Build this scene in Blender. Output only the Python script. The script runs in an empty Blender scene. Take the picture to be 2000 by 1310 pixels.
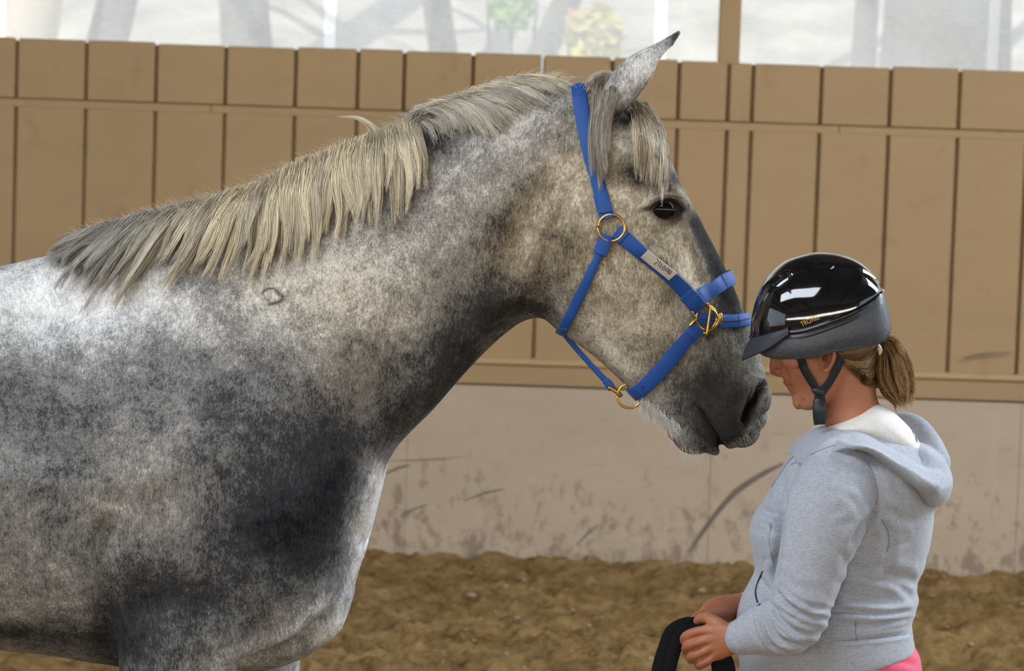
import bpy, bmesh, math, random
import numpy as np
from mathutils import Vector, Matrix
from mathutils.bvhtree import BVHTree
random.seed(7); rng = np.random.default_rng(11)
SC = bpy.context.scene
COL = SC.collection

# ------------------------------------------------------------------ camera
F = 5000.0                                  # focal length in pixels of the 2000 px frame
CAM = np.array([0.0, -5.0, 1.75])
PITCH = math.atan(332 / F); ROLL = math.radians(1.9)
_fw = np.array([0, math.cos(PITCH), -math.sin(PITCH)])
_u0 = np.array([0, math.sin(PITCH), math.cos(PITCH)]); _x0 = np.array([1.0, 0, 0])
_rt = math.cos(ROLL) * _x0 + math.sin(ROLL) * _u0
_up = -math.sin(ROLL) * _x0 + math.cos(ROLL) * _u0
cam_d = bpy.data.cameras.new('camera'); cam = bpy.data.objects.new('camera', cam_d); COL.objects.link(cam)
cam.matrix_world = Matrix(((_rt[0], _up[0], -_fw[0], CAM[0]), (_rt[1], _up[1], -_fw[1], CAM[1]),
                           (_rt[2], _up[2], -_fw[2], CAM[2]), (0, 0, 0, 1)))
cam_d.sensor_width = 36.0; cam_d.sensor_fit = 'HORIZONTAL'; cam_d.lens = F / 2000 * 36
cam_d.dof.use_dof = True; cam_d.dof.focus_distance = 4.92; cam_d.dof.aperture_fstop = 7.1
cam_d.clip_end = 300
SC.camera = cam

# ------------------------------------------------------------------ light and exposure
SC.view_settings.view_transform = 'Standard'; SC.view_settings.look = 'None'
SC.view_settings.gamma = 1.0; SC.view_settings.use_curve_mapping = False
SC.view_settings.exposure = 0.95
world = bpy.data.worlds.new('sky'); SC.world = world; world.use_nodes = True
wn = world.node_tree; bg = wn.nodes['Background']
bg.inputs[0].default_value = (0.80, 0.90, 1.0, 1); bg.inputs[1].default_value = 1.0

def area(name, loc, target, sx, sy, power, color):
    d = bpy.data.lights.new(name, 'AREA'); d.shape = 'RECTANGLE'; d.size = sx; d.size_y = sy
    d.energy = power; d.color = color
    o = bpy.data.objects.new(name, d); COL.objects.link(o)
    o.location = loc
    o.rotation_euler = (Vector(target) - Vector(loc)).to_track_quat('-Z', 'Y').to_euler()
    return o
area('skylight_lamp', (-2.8, -2.4, 5.4), (-1.4, 0.2, 0), 5.0, 2.6, 270, (0.82, 0.90, 1.0))
area('front_opening_lamp', (0, -13.9, 2.88), (0, 0, 1.6), 26.0, 0.70, 430, (1.0, 0.96, 0.90))
area('skylight_lamp', (4.6, 1.2, 5.2), (0.8, 0, 0.8), 2.2, 5.0, 440, (0.80, 0.89, 1.0))
sun_d = bpy.data.lights.new('sun', 'SUN'); sun_d.energy = 3.2; sun_d.angle = 0.01; sun_d.color = (1.0, 0.95, 0.86)
sun = bpy.data.objects.new('sun', sun_d); COL.objects.link(sun)
sun.rotation_euler = (math.radians(38), math.radians(-22), 0)

# ------------------------------------------------------------------ helpers
def ray(px, py):
    return _fw + (px - 1000) / F * _rt + (655 - py) / F * _up
def P(px, py, Y=0.0):
    """the point of the picture's (px, py) on the upright plane y = Y"""
    d = ray(px, py); return CAM + d * ((Y - CAM[1]) / d[1])
def Pa(pts, Y=0.0):
    pts = np.asarray(pts, float)
    d = _fw[None] + (pts[:, :1] - 1000) / F * _rt[None] + (655 - pts[:, 1:2]) / F * _up[None]
    Y = np.broadcast_to(np.asarray(Y, float), (len(pts),))
    return CAM[None] + d * ((Y - CAM[1]) / d[:, 1])[:, None]
def proj(V):
    q = V - CAM[None]; z = q @ _fw
    return np.stack([1000 + F * (q @ _rt) / z, 655 - F * (q @ _up) / z], 1)

def catmull(A, per, closed=False):
    A = np.asarray(A, float); n = len(A); out = []
    segs = n if closed else n - 1
    for i in range(segs):
        if closed: p0, p1, p2, p3 = A[(i - 1) % n], A[i], A[(i + 1) % n], A[(i + 2) % n]
        else:
            p1, p2 = A[i], A[i + 1]
            p0 = A[i - 1] if i else 2 * p1 - p2
            p3 = A[i + 2] if i + 2 < n else 2 * p2 - p1
        for k in range(per):
            t = k / per
            out.append(0.5 * (2 * p1 + (p2 - p0) * t + (2 * p0 - 5 * p1 + 4 * p2 - p3) * t * t + (3 * p1 - p0 - 3 * p2 + p3) * t ** 3))
    if not closed: out.append(A[-1])
    return np.array(out)

def mesh_np(name, V, Fa, smooth=True):
    V = np.ascontiguousarray(V, np.float32); me = bpy.data.meshes.new(name)
    Fl = Fa if isinstance(Fa, list) else [Fa]
    Fl = [np.asarray(f, np.int32) for f in Fl if len(f)]
    me.vertices.add(len(V)); me.vertices.foreach_set('co', V.ravel())
    nl = sum(f.size for f in Fl); nf = sum(len(f) for f in Fl)
    me.loops.add(nl); me.loops.foreach_set('vertex_index', np.concatenate([f.ravel() for f in Fl]))
    tot = np.concatenate([np.full(len(f), f.shape[1], np.int32) for f in Fl])
    st = np.concatenate([[0], np.cumsum(tot)[:-1]]).astype(np.int32)
    me.polygons.add(nf); me.polygons.foreach_set('loop_start', st)
    me.update(calc_edges=True); me.validate()
    if smooth: me.polygons.foreach_set('use_smooth', np.ones(len(me.polygons), bool))
    return me

def link(name, me, mat=None, parent=None, **props):
    o = bpy.data.objects.new(name, me); COL.objects.link(o)
    if mat is not None and hasattr(me, 'materials'): me.materials.append(mat)
    if parent is not None: o.parent = parent
    for k, v in props.items(): o[k] = v
    return o
def empty(name, loc=(0, 0, 0), **props):
    o = bpy.data.objects.new(name, None); COL.objects.link(o); o.location = loc
    for k, v in props.items(): o[k] = v
    return o
def setattr_col(me, name, C):
    C = np.asarray(C, np.float32)
    if C.shape[1] == 3: C = np.concatenate([C, np.ones((len(C), 1), np.float32)], 1)
    a = me.attributes.new(name, 'FLOAT_COLOR', 'POINT'); a.data.foreach_set('color', C.ravel())

class Acc:
    """collects shapes into one vertex / face list"""
    def __init__(s): s.V = []; s.Q = []; s.T = []; s.n = 0
    def add(s, V, Q=None, T=None):
        V = np.asarray(V, float)
        if Q is not None and len(Q): s.Q.append(np.asarray(Q) + s.n)
        if T is not None and len(T): s.T.append(np.asarray(T) + s.n)
        s.V.append(V); s.n += len(V)
    def mesh(s, name, smooth=True):
        return mesh_np(name, np.concatenate(s.V), ([np.concatenate(s.Q)] if s.Q else []) + ([np.concatenate(s.T)] if s.T else []), smooth)
    def rings(s, R, caps=True, closed=True):
        """R: (stations, points, 3)"""
        R = np.asarray(R, float); n, m = R.shape[:2]; V = R.reshape(-1, 3)
        i = np.arange(n - 1)[:, None]; j = np.arange(m if closed else m - 1)[None]; j2 = (j + 1) % m
        Q = np.stack([i * m + j, i * m + j2, (i + 1) * m + j2, (i + 1) * m + j], -1).reshape(-1, 4); T = []
        if caps:
            V = np.concatenate([V, R[0].mean(0)[None], R[-1].mean(0)[None]])
            jj = np.arange(m); jn = (jj + 1) % m
            T = np.concatenate([np.stack([np.full(m, n * m), jn, jj], 1), np.stack([np.full(m, n * m + 1), (n - 1) * m + jj, (n - 1) * m + jn], 1)])
        s.add(V, Q, T)
    def box(s, a, b):
        x0, y0, z0 = a; x1, y1, z1 = b
        V = [(x0, y0, z0), (x1, y0, z0), (x1, y1, z0), (x0, y1, z0), (x0, y0, z1), (x1, y0, z1), (x1, y1, z1), (x0, y1, z1)]
        s.add(V, [(0, 3, 2, 1), (4, 5, 6, 7), (0, 1, 5, 4), (1, 2, 6, 5), (2, 3, 7, 6), (3, 0, 4, 7)])
    def ball(s, c, r, rot=None, seg=24, rings=14):
        r = np.broadcast_to(np.asarray(r, float), (3,))
        th = np.linspace(0, math.pi, rings + 1)[1:-1]; ph = np.arange(seg) / seg * 2 * math.pi
        R = np.stack([np.stack([np.sin(t) * np.cos(ph), np.sin(t) * np.sin(ph), np.full(seg, math.cos(t))], 1) for t in th]) * r
        if rot is not None: R = R @ np.array(rot).T
        top = np.array([0, 0, r[2]]); bot = -top
        if rot is not None: top = np.array(rot) @ top; bot = np.array(rot) @ bot
        n, m = R.shape[:2]; V = np.concatenate([R.reshape(-1, 3), top[None], bot[None]]) + np.asarray(c, float)
        i = np.arange(n - 1)[:, None]; j = np.arange(m)[None]; j2 = (j + 1) % m
        Q = np.stack([i * m + j, (i + 1) * m + j, (i + 1) * m + j2, i * m + j2], -1).reshape(-1, 4)
        jj = np.arange(m); jn = (jj + 1) % m
        T = np.concatenate([np.stack([np.full(m, n * m), jj, jn], 1), np.stack([np.full(m, n * m + 1), (n - 1) * m + jn, (n - 1) * m + jj], 1)])
        s.add(V, Q, T)
    def tube(s, pts, rad, seg=20, per=6, round_ends=True, flat=None):
        """a tapered tube through pts; rad: one radius, or a pair, per point"""
        pts = np.asarray(pts, float)
        if isinstance(rad, (list, tuple)): rad = [(r, r) if np.ndim(r) == 0 else tuple(r) for r in rad]
        rad = np.asarray(rad, float)
        if rad.ndim == 0: rad = np.full(len(pts), float(rad))
        if rad.ndim == 1: rad = np.stack([rad, rad], 1)
        A = catmull(np.concatenate([pts, rad], 1), per) if per > 1 else np.concatenate([pts, rad], 1)
        C = A[:, :3]; r = np.maximum(A[:, 3:5], 1e-4)
        t = np.gradient(C, axis=0); t /= np.linalg.norm(t, axis=1)[:, None] + 1e-9
        ref = np.array([0, 1.0, 0]) if flat is None else np.asarray(flat, float)
        n1 = ref[None] - (t @ ref)[:, None] * t
        bad = np.linalg.norm(n1, axis=1) < 1e-3; n1[bad] = np.array([1.0, 0, 0]) - t[bad] * t[bad][:, :1]
        n1 /= np.linalg.norm(n1, axis=1)[:, None]; n2 = np.cross(t, n1)
        ph = np.arange(seg) / seg * 2 * math.pi
        def ring(c, a, b, ra, rb): return c + a * (np.cos(ph) * ra)[:, None] + b * (np.sin(ph) * rb)[:, None]
        R = []
        if round_ends:
            for q in (80, 50, 25):
                a = math.radians(q); R.append(ring(C[0] - t[0] * r[0].mean() * math.sin(a), n1[0], n2[0], r[0, 0] * math.cos(a), r[0, 1] * math.cos(a)))
        for i in range(len(C)): R.append(ring(C[i], n1[i], n2[i], r[i, 0], r[i, 1]))
        if round_ends:
            for q in (25, 50, 80):
                a = math.radians(q); R.append(ring(C[-1] + t[-1] * r[-1].mean() * math.sin(a), n1[-1], n2[-1], r[-1, 0] * math.cos(a), r[-1, 1] * math.cos(a)))
        s.rings(np.array(R))
    def profile(s, st, Y0=0.0, per=10, m=96):
        """stations (Tx,Ty, Bx,By, half width, squareness n, width top, mid, bottom): a body lofted from its side outline"""
        S = catmull(np.array(st, float), per); Tp = Pa(S[:, 0:2], Y0); Bp = Pa(S[:, 2:4], Y0)
        ph = np.arange(m) / m * 2 * math.pi; t = (1 - np.cos(ph)) / 2; sg = np.where(np.arange(m) < m / 2, -1.0, 1.0); sg[0] = 0
        R = []
        for k in range(len(S)):
            W, n, a, b, c = S[k, 4:9]; n = max(n, 1.3); W = max(W, 0.002)
            w = W * np.interp(t, [0, .15, .5, .85, 1], [a, a, b, c, c]) * np.maximum(1 - np.abs(2 * t - 1) ** n, 0) ** (1 / n)
            p = Tp[k] + (Bp[k] - Tp[k]) * t[:, None]; p[:, 1] += sg * w; R.append(p)
        s.rings(np.array(R))

def remesh(acc, voxel, smooth_it=6):
    me = acc.mesh('tmp', False); bm = bmesh.new(); bm.from_mesh(me); bmesh.ops.recalc_face_normals(bm, faces=bm.faces); bm.to_mesh(me); bm.free()
    o = bpy.data.objects.new('tmp', me); COL.objects.link(o)
    md = o.modifiers.new('r', 'REMESH'); md.mode = 'VOXEL'; md.voxel_size = voxel; md.adaptivity = 0
    dg = bpy.context.evaluated_depsgraph_get(); ev = o.evaluated_get(dg); m2 = bpy.data.meshes.new_from_object(ev)
    V, Fc = get_np(m2)
    bpy.data.objects.remove(o); bpy.data.meshes.remove(me); bpy.data.meshes.remove(m2)
    return lap(V, Fc, smooth_it), Fc
def get_np(m2):
    V = np.empty(len(m2.vertices) * 3, np.float32); m2.vertices.foreach_get('co', V); V = V.reshape(-1, 3).astype(float)
    n = len(m2.polygons); tot = np.empty(n, np.int32); m2.polygons.foreach_get('loop_total', tot)
    li = np.empty(len(m2.loops), np.int32); m2.loops.foreach_get('vertex_index', li)
    st = np.empty(n, np.int32); m2.polygons.foreach_get('loop_start', st)
    q = st[tot == 4]; t = st[tot == 3]
    return V, [li[q[:, None] + np.arange(4)], li[t[:, None] + np.arange(3)]]
def edges_of(Fc):
    E = np.concatenate([np.stack([f[:, k], f[:, (k + 1) % f.shape[1]]], 1) for f in Fc if len(f) for k in range(f.shape[1])])
    E.sort(axis=1); key = E[:, 0].astype(np.int64) * (E.max() + 1) + E[:, 1]; _, ix = np.unique(key, return_index=True); return E[ix]
def lap(V, Fc, it, lam=0.5, W=None):
    if it <= 0: return V
    E = edges_of(Fc); a = np.concatenate([E[:, 0], E[:, 1]]); b = np.concatenate([E[:, 1], E[:, 0]]); n = len(V)
    deg = np.maximum(np.bincount(a, minlength=n), 1)
    for k in range(it):
        M = np.stack([np.bincount(a, weights=V[b, c], minlength=n) for c in range(3)], 1) / deg[:, None]
        l = lam if k % 2 == 0 else -lam * 0.94 if W is None else lam
        V = V + (M - V) * (l if W is None else (l * W)[:, None])
    return V
def normals(V, Fc):
    N = np.zeros_like(V)
    for f in Fc:
        if not len(f): continue
        n = np.cross(V[f[:, 2]] - V[f[:, 0]], V[f[:, -1]] - V[f[:, 1]])
        for k in range(f.shape[1]):
            for c in range(3): N[:, c] += np.bincount(f[:, k], weights=n[:, c], minlength=len(V))
    return N / (np.linalg.norm(N, axis=1)[:, None] + 1e-12)
def subdivide(V, Fc, sel_fn):
    """splits the quads whose middle is chosen by sel_fn(px) into four"""
    me = mesh_np('tmp', V, Fc); bm = bmesh.new(); bm.from_mesh(me); bm.faces.ensure_lookup_table()
    mid = np.array([f.calc_center_median()[:] for f in bm.faces]); Vm = mid.copy(); Vm[:, 1] = -np.abs(Vm[:, 1])
    s = sel_fn(proj(Vm), mid); ed = set()
    for i in np.nonzero(s)[0]:
        for e in bm.faces[i].edges: ed.add(e)
    bmesh.ops.subdivide_edges(bm, edges=list(ed), cuts=1, use_grid_fill=True)
    bmesh.ops.triangulate(bm, faces=[f for f in bm.faces if len(f.verts) > 4])
    bm.to_mesh(me); bm.free(); r = get_np(me); bpy.data.meshes.remove(me); return r
def polydist(Q, line):
    """distance of the points Q (n,2) to a polyline, and the signed side of it"""
    L = catmull(np.array(line, float), 6) if len(line) > 2 else np.array(line, float); best = np.full(len(Q), 1e9); side = np.zeros(len(Q)); al = np.zeros(len(Q))
    for i in range(len(L) - 1):
        d = L[i + 1] - L[i]; l2 = d @ d + 1e-9; t = np.clip(((Q - L[i]) @ d) / l2, 0, 1); v = Q - (L[i] + t[:, None] * d)
        dist = np.hypot(v[:, 0], v[:, 1]); m = dist < best; best[m] = dist[m]; side[m] = (d[0] * v[:, 1] - d[1] * v[:, 0])[m]; al[m] = (i + t[m]) / (len(L) - 1)
    return best, np.sign(side), al
def blob(Q, x, y, rx, ry, ang=0):
    a = math.radians(ang); dx = Q[:, 0] - x; dy = Q[:, 1] - y
    u = (dx * math.cos(a) + dy * math.sin(a)) / rx; v = (-dx * math.sin(a) + dy * math.cos(a)) / ry
    return np.exp(-(u * u + v * v))
def line_w(Q, line, w, taper=True):
    d, s, al = polydist(Q, line); g = np.exp(-(d / w) ** 2)
    if taper: g = g * np.clip(np.minimum(al, 1 - al) * 6 + 0.15, 0, 1)
    return g

# ------------------------------------------------------------------ materials
def nt(name):
    m = bpy.data.materials.new(name); m.use_nodes = True; t = m.node_tree; return m, t, t.nodes['Principled BSDF']
def N(t, typ, **kw):
    n = t.nodes.new(typ)
    for k, v in kw.items():
        if k.startswith('i_'):
            key = k[2:]; key = int(key) if key.isdigit() else key
            n.inputs[key].default_value = v
        else: setattr(n, k, v)
    return n
def noise(t, vec, scale, detail=3, rough=0.55):
    n = N(t, 'ShaderNodeTexNoise'); n.inputs['Scale'].default_value = scale; n.inputs['Detail'].default_value = detail; n.inputs['Roughness'].default_value = rough
    if vec is not None: t.links.new(vec, n.inputs['Vector'])
    return n.outputs['Fac']
def mapping(t, vec, scale=(1, 1, 1), rot=(0, 0, 0), loc=(0, 0, 0)):
    m = N(t, 'ShaderNodeMapping'); m.inputs['Scale'].default_value = scale; m.inputs['Rotation'].default_value = rot; m.inputs['Location'].default_value = loc
    t.links.new(vec, m.inputs['Vector']); return m.outputs['Vector']
def math_(t, op, a, b=None, c=None, clamp=False):
    n = N(t, 'ShaderNodeMath', operation=op); n.use_clamp = clamp
    for i, v in enumerate((a, b, c)):
        if v is None: continue
        if isinstance(v, (int, float)): n.inputs[i].default_value = v
        else: t.links.new(v, n.inputs[i])
    return n.outputs[0]
def mixc(t, f, a, b, mode='MIX'):
    n = N(t, 'ShaderNodeMix', data_type='RGBA', blend_type=mode)
    for s, v in ((n.inputs['Factor'], f), (n.inputs[6], a), (n.inputs[7], b)):
        if isinstance(v, (int, float)): s.default_value = v
        elif isinstance(v, tuple): s.default_value = v if len(v) == 4 else (*v, 1)
        else: t.links.new(v, s)
    return n.outputs[2]
def ramp(t, fac, stops):
    r = N(t, 'ShaderNodeValToRGB'); t.links.new(fac, r.inputs[0]); e = r.color_ramp.elements
    while len(e) > 1: e.remove(e[-1])
    for i, (p, c) in enumerate(stops):
        x = e[0] if i == 0 else e.new(p); x.position = p; x.color = (*c, 1)
    return r.outputs[0]
def bump(t, b, h, strength, dist):
    n = N(t, 'ShaderNodeBump'); n.inputs['Strength'].default_value = strength; n.inputs['Distance'].default_value = dist
    t.links.new(h, n.inputs['Height']); t.links.new(n.outputs[0], b.inputs['Normal'])
def objco(t): return N(t, 'ShaderNodeTexCoord').outputs['Object']
def geopos(t): return N(t, 'ShaderNodeNewGeometry').outputs['Position']
def srgb(r, g, b):
    f = lambda c: (c / 255) / 12.92 if c / 255 <= 0.04045 else ((c / 255 + 0.055) / 1.055) ** 2.4
    return (f(r), f(g), f(b))
def simple(name, col, rough=0.6, metal=0.0, var=0.12, scale=40, bstr=0.1, bdist=0.002, coat=0.0, spec=0.5):
    m, t, b = nt(name); v = geopos(t); f = noise(t, v, scale, 4)
    c = mixc(t, f, tuple(max(0, x * (1 - var)) for x in col), tuple(min(1, x * (1 + var)) for x in col)); t.links.new(c, b.inputs['Base Color'])
    b.inputs['Roughness'].default_value = rough; b.inputs['Metallic'].default_value = metal; b.inputs['Specular IOR Level'].default_value = spec
    if coat: b.inputs['Coat Weight'].default_value = coat; b.inputs['Coat Roughness'].default_value = 0.03
    if bstr: bump(t, b, noise(t, v, scale * 6, 3), bstr, bdist)
    return m

def mat_wall(name, base, dirt_h=0.0):
    m, t, b = nt(name); v = geopos(t)
    f = noise(t, mapping(t, v, (1.2, 1, 3)), 2.0, 5, 0.6); f2 = noise(t, mapping(t, v, (3, 3, 30)), 4.0, 4)
    c = mixc(t, f, tuple(x * 0.86 for x in base), tuple(x * 1.12 for x in base))
    c = mixc(t, math_(t, 'MULTIPLY', f2, 0.18), c, tuple(x * 0.7 for x in base))
    k = noise(t, mapping(t, v, (4, 1, 4)), 1.7, 2); k = math_(t, 'GREATER_THAN', k, 0.70)      # knots and handling marks
    k2 = math_(t, 'SUBTRACT', noise(t, mapping(t, v, (5, 1, 5), loc=(3, 1, 2)), 1.0, 3), 0.62); k2 = math_(t, 'MULTIPLY', k2, 4.5, clamp=True)
    c = mixc(t, math_(t, 'MULTIPLY', k2, 0.6), c, (base[0] * 0.5, base[1] * 0.45, base[2] * 0.38))
    if dirt_h:
        sep = N(t, 'ShaderNodeSeparateXYZ'); t.links.new(v, sep.inputs[0])
        h = math_(t, 'SUBTRACT', 1.0, math_(t, 'DIVIDE', sep.outputs['Z'], dirt_h), clamp=True)
        sp = noise(t, mapping(t, v, (1, 1, 0.7), rot=(0, 0.7, 0)), 15.0, 5, 0.66)
        th = math_(t, 'SUBTRACT', 0.74, math_(t, 'MULTIPLY', math_(t, 'POWER', h, 1.4), 0.30))
        s = math_(t, 'MULTIPLY', math_(t, 'SUBTRACT', sp, th), 7.0, clamp=True)
        c = mixc(t, math_(t, 'MULTIPLY', s, 0.55), c, srgb(92, 72, 54))
        sc_ = noise(t, mapping(t, v, (2.0, 1, 14), rot=(0, 0.5, 0)), 2.2, 4, 0.6)
        s2 = math_(t, 'MULTIPLY', math_(t, 'SUBTRACT', sc_, 0.66), 8.0, clamp=True)
        c = mixc(t, math_(t, 'MULTIPLY', s2, 0.35), c, srgb(100, 92, 86))
        sw = noise(t, mapping(t, v, (10, 1, 0.8)), 1.5, 3); s3 = math_(t, 'MULTIPLY', math_(t, 'SUBTRACT', sw, 0.64), 6, clamp=True)
        c = mixc(t, math_(t, 'MULTIPLY', s3, 0.3), c, srgb(190, 176, 160))
    t.links.new(c, b.inputs['Base Color']); b.inputs['Roughness'].default_value = 0.75
    bump(t, b, f2, 0.25, 0.004); return m
M_wall = mat_wall('painted_board', srgb(163, 134, 95))
M_kick = mat_wall('scuffed_kickboard', srgb(182, 160, 136), 0.95)
M_ledge = mat_wall('ledge_wood', srgb(178, 150, 108))

def mat_sand():
    m, t, b = nt('arena_sand'); v = geopos(t)
    f = noise(t, v, 4.5, 9, 0.72); g = noise(t, v, 34, 7, 0.75)
    c = ramp(t, f, [(0.32, srgb(118, 91, 54)), (0.5, srgb(166, 132, 82)), (0.68, srgb(200, 164, 112))])
    c = mixc(t, math_(t, 'MULTIPLY', math_(t, 'SUBTRACT', g, 0.5), 3.0, clamp=True), c, srgb(196, 164, 118)); c = mixc(t, math_(t, 'MULTIPLY', math_(t, 'SUBTRACT', 0.46, g), 3.6, clamp=True), c, srgb(84, 64, 36))
    t.links.new(c, b.inputs['Base Color']); b.inputs['Roughness'].default_value = 0.95; b.inputs['Specular IOR Level'].default_value = 0.1
    bump(t, b, g, 1.0, 0.03); return m
M_sand = mat_sand()

def mat_coat():
    m, t, b = nt('dapple_grey_coat'); v = objco(t)
    a = N(t, 'ShaderNodeAttribute', attribute_name='coat'); s = N(t, 'ShaderNodeSeparateColor'); t.links.new(a.outputs['Color'], s.inputs[0])
    val, warm, skin = s.outputs[0], s.outputs[1], s.outputs[2]
    # hair lies down and back on the body: noise drawn out along that direction
    wob = N(t, 'ShaderNodeTexNoise'); wob.inputs['Scale'].default_value = 7.0; t.links.new(v, wob.inputs['Vector'])
    vv = N(t, 'ShaderNodeVectorMath', operation='MULTIPLY_ADD'); t.links.new(wob.outputs['Color'], vv.inputs[0]); vv.inputs[1].default_value = (0.03, 0.03, 0.03); t.links.new(v, vv.inputs[2])
    vh = mapping(t, vv.outputs[0], (1.0, 0.8, 0.34), rot=(0, math.radians(28), 0))
    fine = noise(t, vh, 520, 2, 0.5); mid = noise(t, vh, 190, 3, 0.6); clump = noise(t, vv.outputs[0], 42, 4, 0.65); dap = noise(t, vv.outputs[0], 16, 3, 0.5)
    sp = math_(t, 'ADD', math_(t, 'MULTIPLY', math_(t, 'SUBTRACT', fine, 0.5), 0.62), math_(t, 'MULTIPLY', math_(t, 'SUBTRACT', mid, 0.5), 0.50))
    sp = math_(t, 'ADD', sp, math_(t, 'MULTIPLY', math_(t, 'SUBTRACT', clump, 0.5), 0.55))
    sp = math_(t, 'ADD', sp, math_(t, 'MULTIPLY', math_(t, 'SUBTRACT', dap, 0.5), 0.46))
    amp = math_(t, 'MULTIPLY', math_(t, 'SUBTRACT', 1.0, math_(t, 'MULTIPLY', skin, 0.75)), math_(t, 'MULTIPLY_ADD', val, 0.7, 0.60, clamp=True))
    x = math_(t, 'ADD', val, math_(t, 'MULTIPLY', sp, amp), clamp=True)
    cold = ramp(t, x, [(0.0, (0.010, 0.011, 0.013)), (0.25, (0.046, 0.049, 0.056)), (0.55, (0.235, 0.24, 0.25)), (1.0, (0.86, 0.855, 0.84))])
    wrm = ramp(t, x, [(0.0, (0.012, 0.010, 0.008)), (0.25, (0.054, 0.045, 0.033)), (0.55, (0.290, 0.236, 0.160)), (1.0, (0.86, 0.755, 0.585))])
    c = mixc(t, warm, cold, wrm)
    c = mixc(t, math_(t, 'MULTIPLY', skin, 0.97), c, (0.013, 0.012, 0.011))
    t.links.new(c, b.inputs['Base Color']); b.inputs['Roughness'].default_value = 0.72; b.inputs['Specular IOR Level'].default_value = 0.09
    b.inputs['Sheen Weight'].default_value = 0.04; b.inputs['Sheen Roughness'].default_value = 0.4
    bump(t, b, math_(t, 'ADD', math_(t, 'MULTIPLY', fine, 0.5), mid), 0.30, 0.004); return m
M_coat = mat_coat()
def mat_hair(name, rough=0.45, spec=0.4):
    m, t, b = nt(name); a = N(t, 'ShaderNodeAttribute', attribute_name='col'); t.links.new(a.outputs['Color'], b.inputs['Base Color'])
    b.inputs['Roughness'].default_value = rough; b.inputs['Specular IOR Level'].default_value = spec; return m
M_hair = mat_hair('horse_hair'); M_phair = mat_hair('blonde_brown_hair', 0.4, 0.22)
M_eye = simple('horse_eye', (0.004, 0.003, 0.003), 0.12, var=0.3, bstr=0, spec=0.28)
M_iris = simple('horse_iris', (0.09, 0.035, 0.018), 0.2, bstr=0, coat=1.0)
M_dark = simple('dark_skin', (0.012, 0.011, 0.010), 0.7, spec=0.1)
M_hoof = simple('hoof', (0.05, 0.045, 0.04), 0.6)

def mat_web(name, col):
    m, t, b = nt(name); v = geopos(t)
    w = N(t, 'ShaderNodeTexWave'); w.inputs['Scale'].default_value = 260; w.inputs['Distortion'].default_value = 2; w.inputs['Detail'].default_value = 2; t.links.new(v, w.inputs['Vector'])
    f = noise(t, v, 60, 3)
    c = mixc(t, f, tuple(x * 0.8 for x in col), tuple(x * 1.2 for x in col)); t.links.new(c, b.inputs['Base Color'])
    b.inputs['Roughness'].default_value = 0.6; b.inputs['Sheen Weight'].default_value = 0.35; b.inputs['Sheen Roughness'].default_value = 0.3
    bump(t, b, w.outputs['Fac'], 0.25, 0.001); return m
M_blue = mat_web('blue_nylon_webbing', srgb(16, 70, 142)); M_navy = mat_web('stitching', srgb(14, 30, 84))
M_brass = simple('brass', srgb(204, 160, 84), 0.28, 1.0, var=0.12, scale=80, bstr=0.05)
M_steel = simple('dull_steel', srgb(120, 116, 108), 0.4, 1.0)
M_tape = simple('white_tape', srgb(205, 190, 176), 0.6, var=0.05); M_ink = simple('ink', srgb(72, 66, 92), 0.7)
M_black = simple('black_gloss_shell', (0.004, 0.004, 0.005), 0.07, var=0.1, bstr=0, coat=0.6)
M_blackmat = simple('black_plastic', (0.014, 0.014, 0.016), 0.45, bstr=0.1)
M_rubber = simple('visor_grey', srgb(44, 46, 54), 0.5)
M_strap = mat_web('black_webbing', (0.006, 0.006, 0.007))
def mat_foam():
    m, t, b = nt('foam_liner'); v = geopos(t); f = noise(t, v, 130, 4, 0.6)
    t.links.new(mixc(t, f, srgb(42, 44, 48), srgb(76, 79, 85)), b.inputs['Base Color']); b.inputs['Roughness'].default_value = 0.42
    w = N(t, 'ShaderNodeTexVoronoi'); w.inputs['Scale'].default_value = 170; t.links.new(v, w.inputs['Vector'])
    bump(t, b, w.outputs['Distance'], 0.16, 0.002); return m
M_foam = mat_foam()
M_gold = simple('gold_print', srgb(190, 150, 70), 0.4, 0.3, bstr=0)
def mat_skin():
    m, t, b = nt('skin'); v = geopos(t); f = noise(t, v, 45, 4)
    a = N(t, 'ShaderNodeAttribute', attribute_name='col')
    c = mixc(t, f, srgb(158, 102, 72), srgb(180, 124, 94)); c = mixc(t, 1.0, c, a.outputs['Color'], 'MULTIPLY')
    t.links.new(c, b.inputs['Base Color']); b.inputs['Roughness'].default_value = 0.5
    b.inputs['Subsurface Weight'].default_value = 0.12; b.inputs['Subsurface Radius'].default_value = (0.012, 0.004, 0.002); b.inputs['Subsurface Scale'].default_value = 0.6
    bump(t, b, noise(t, v, 420, 3), 0.12, 0.001); return m
M_skin = mat_skin()
def mat_fleece(name, a, b2, dark, sheen=0.25):
    m, t, b = nt(name); v = geopos(t)
    f = noise(t, mapping(t, v, (1, 1, 3.2)), 150, 4, 0.65); g = noise(t, v, 520, 2); l = noise(t, v, 14, 4)
    c = mixc(t, math_(t, 'MULTIPLY', math_(t, 'SUBTRACT', f, 0.32), 2.6, clamp=True), a, b2)
    c = mixc(t, math_(t, 'MULTIPLY', math_(t, 'SUBTRACT', g, 0.55), 2.2, clamp=True), c, dark)
    c = mixc(t, math_(t, 'MULTIPLY', l, 0.14), c, dark)
    t.links.new(c, b.inputs['Base Color']); b.inputs['Roughness'].default_value = 0.85; b.inputs['Sheen Weight'].default_value = sheen
    b.inputs['Specular IOR Level'].default_value = 0.15
    bump(t, b, math_(t, 'ADD', f, g), 0.25, 0.002); return m
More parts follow.
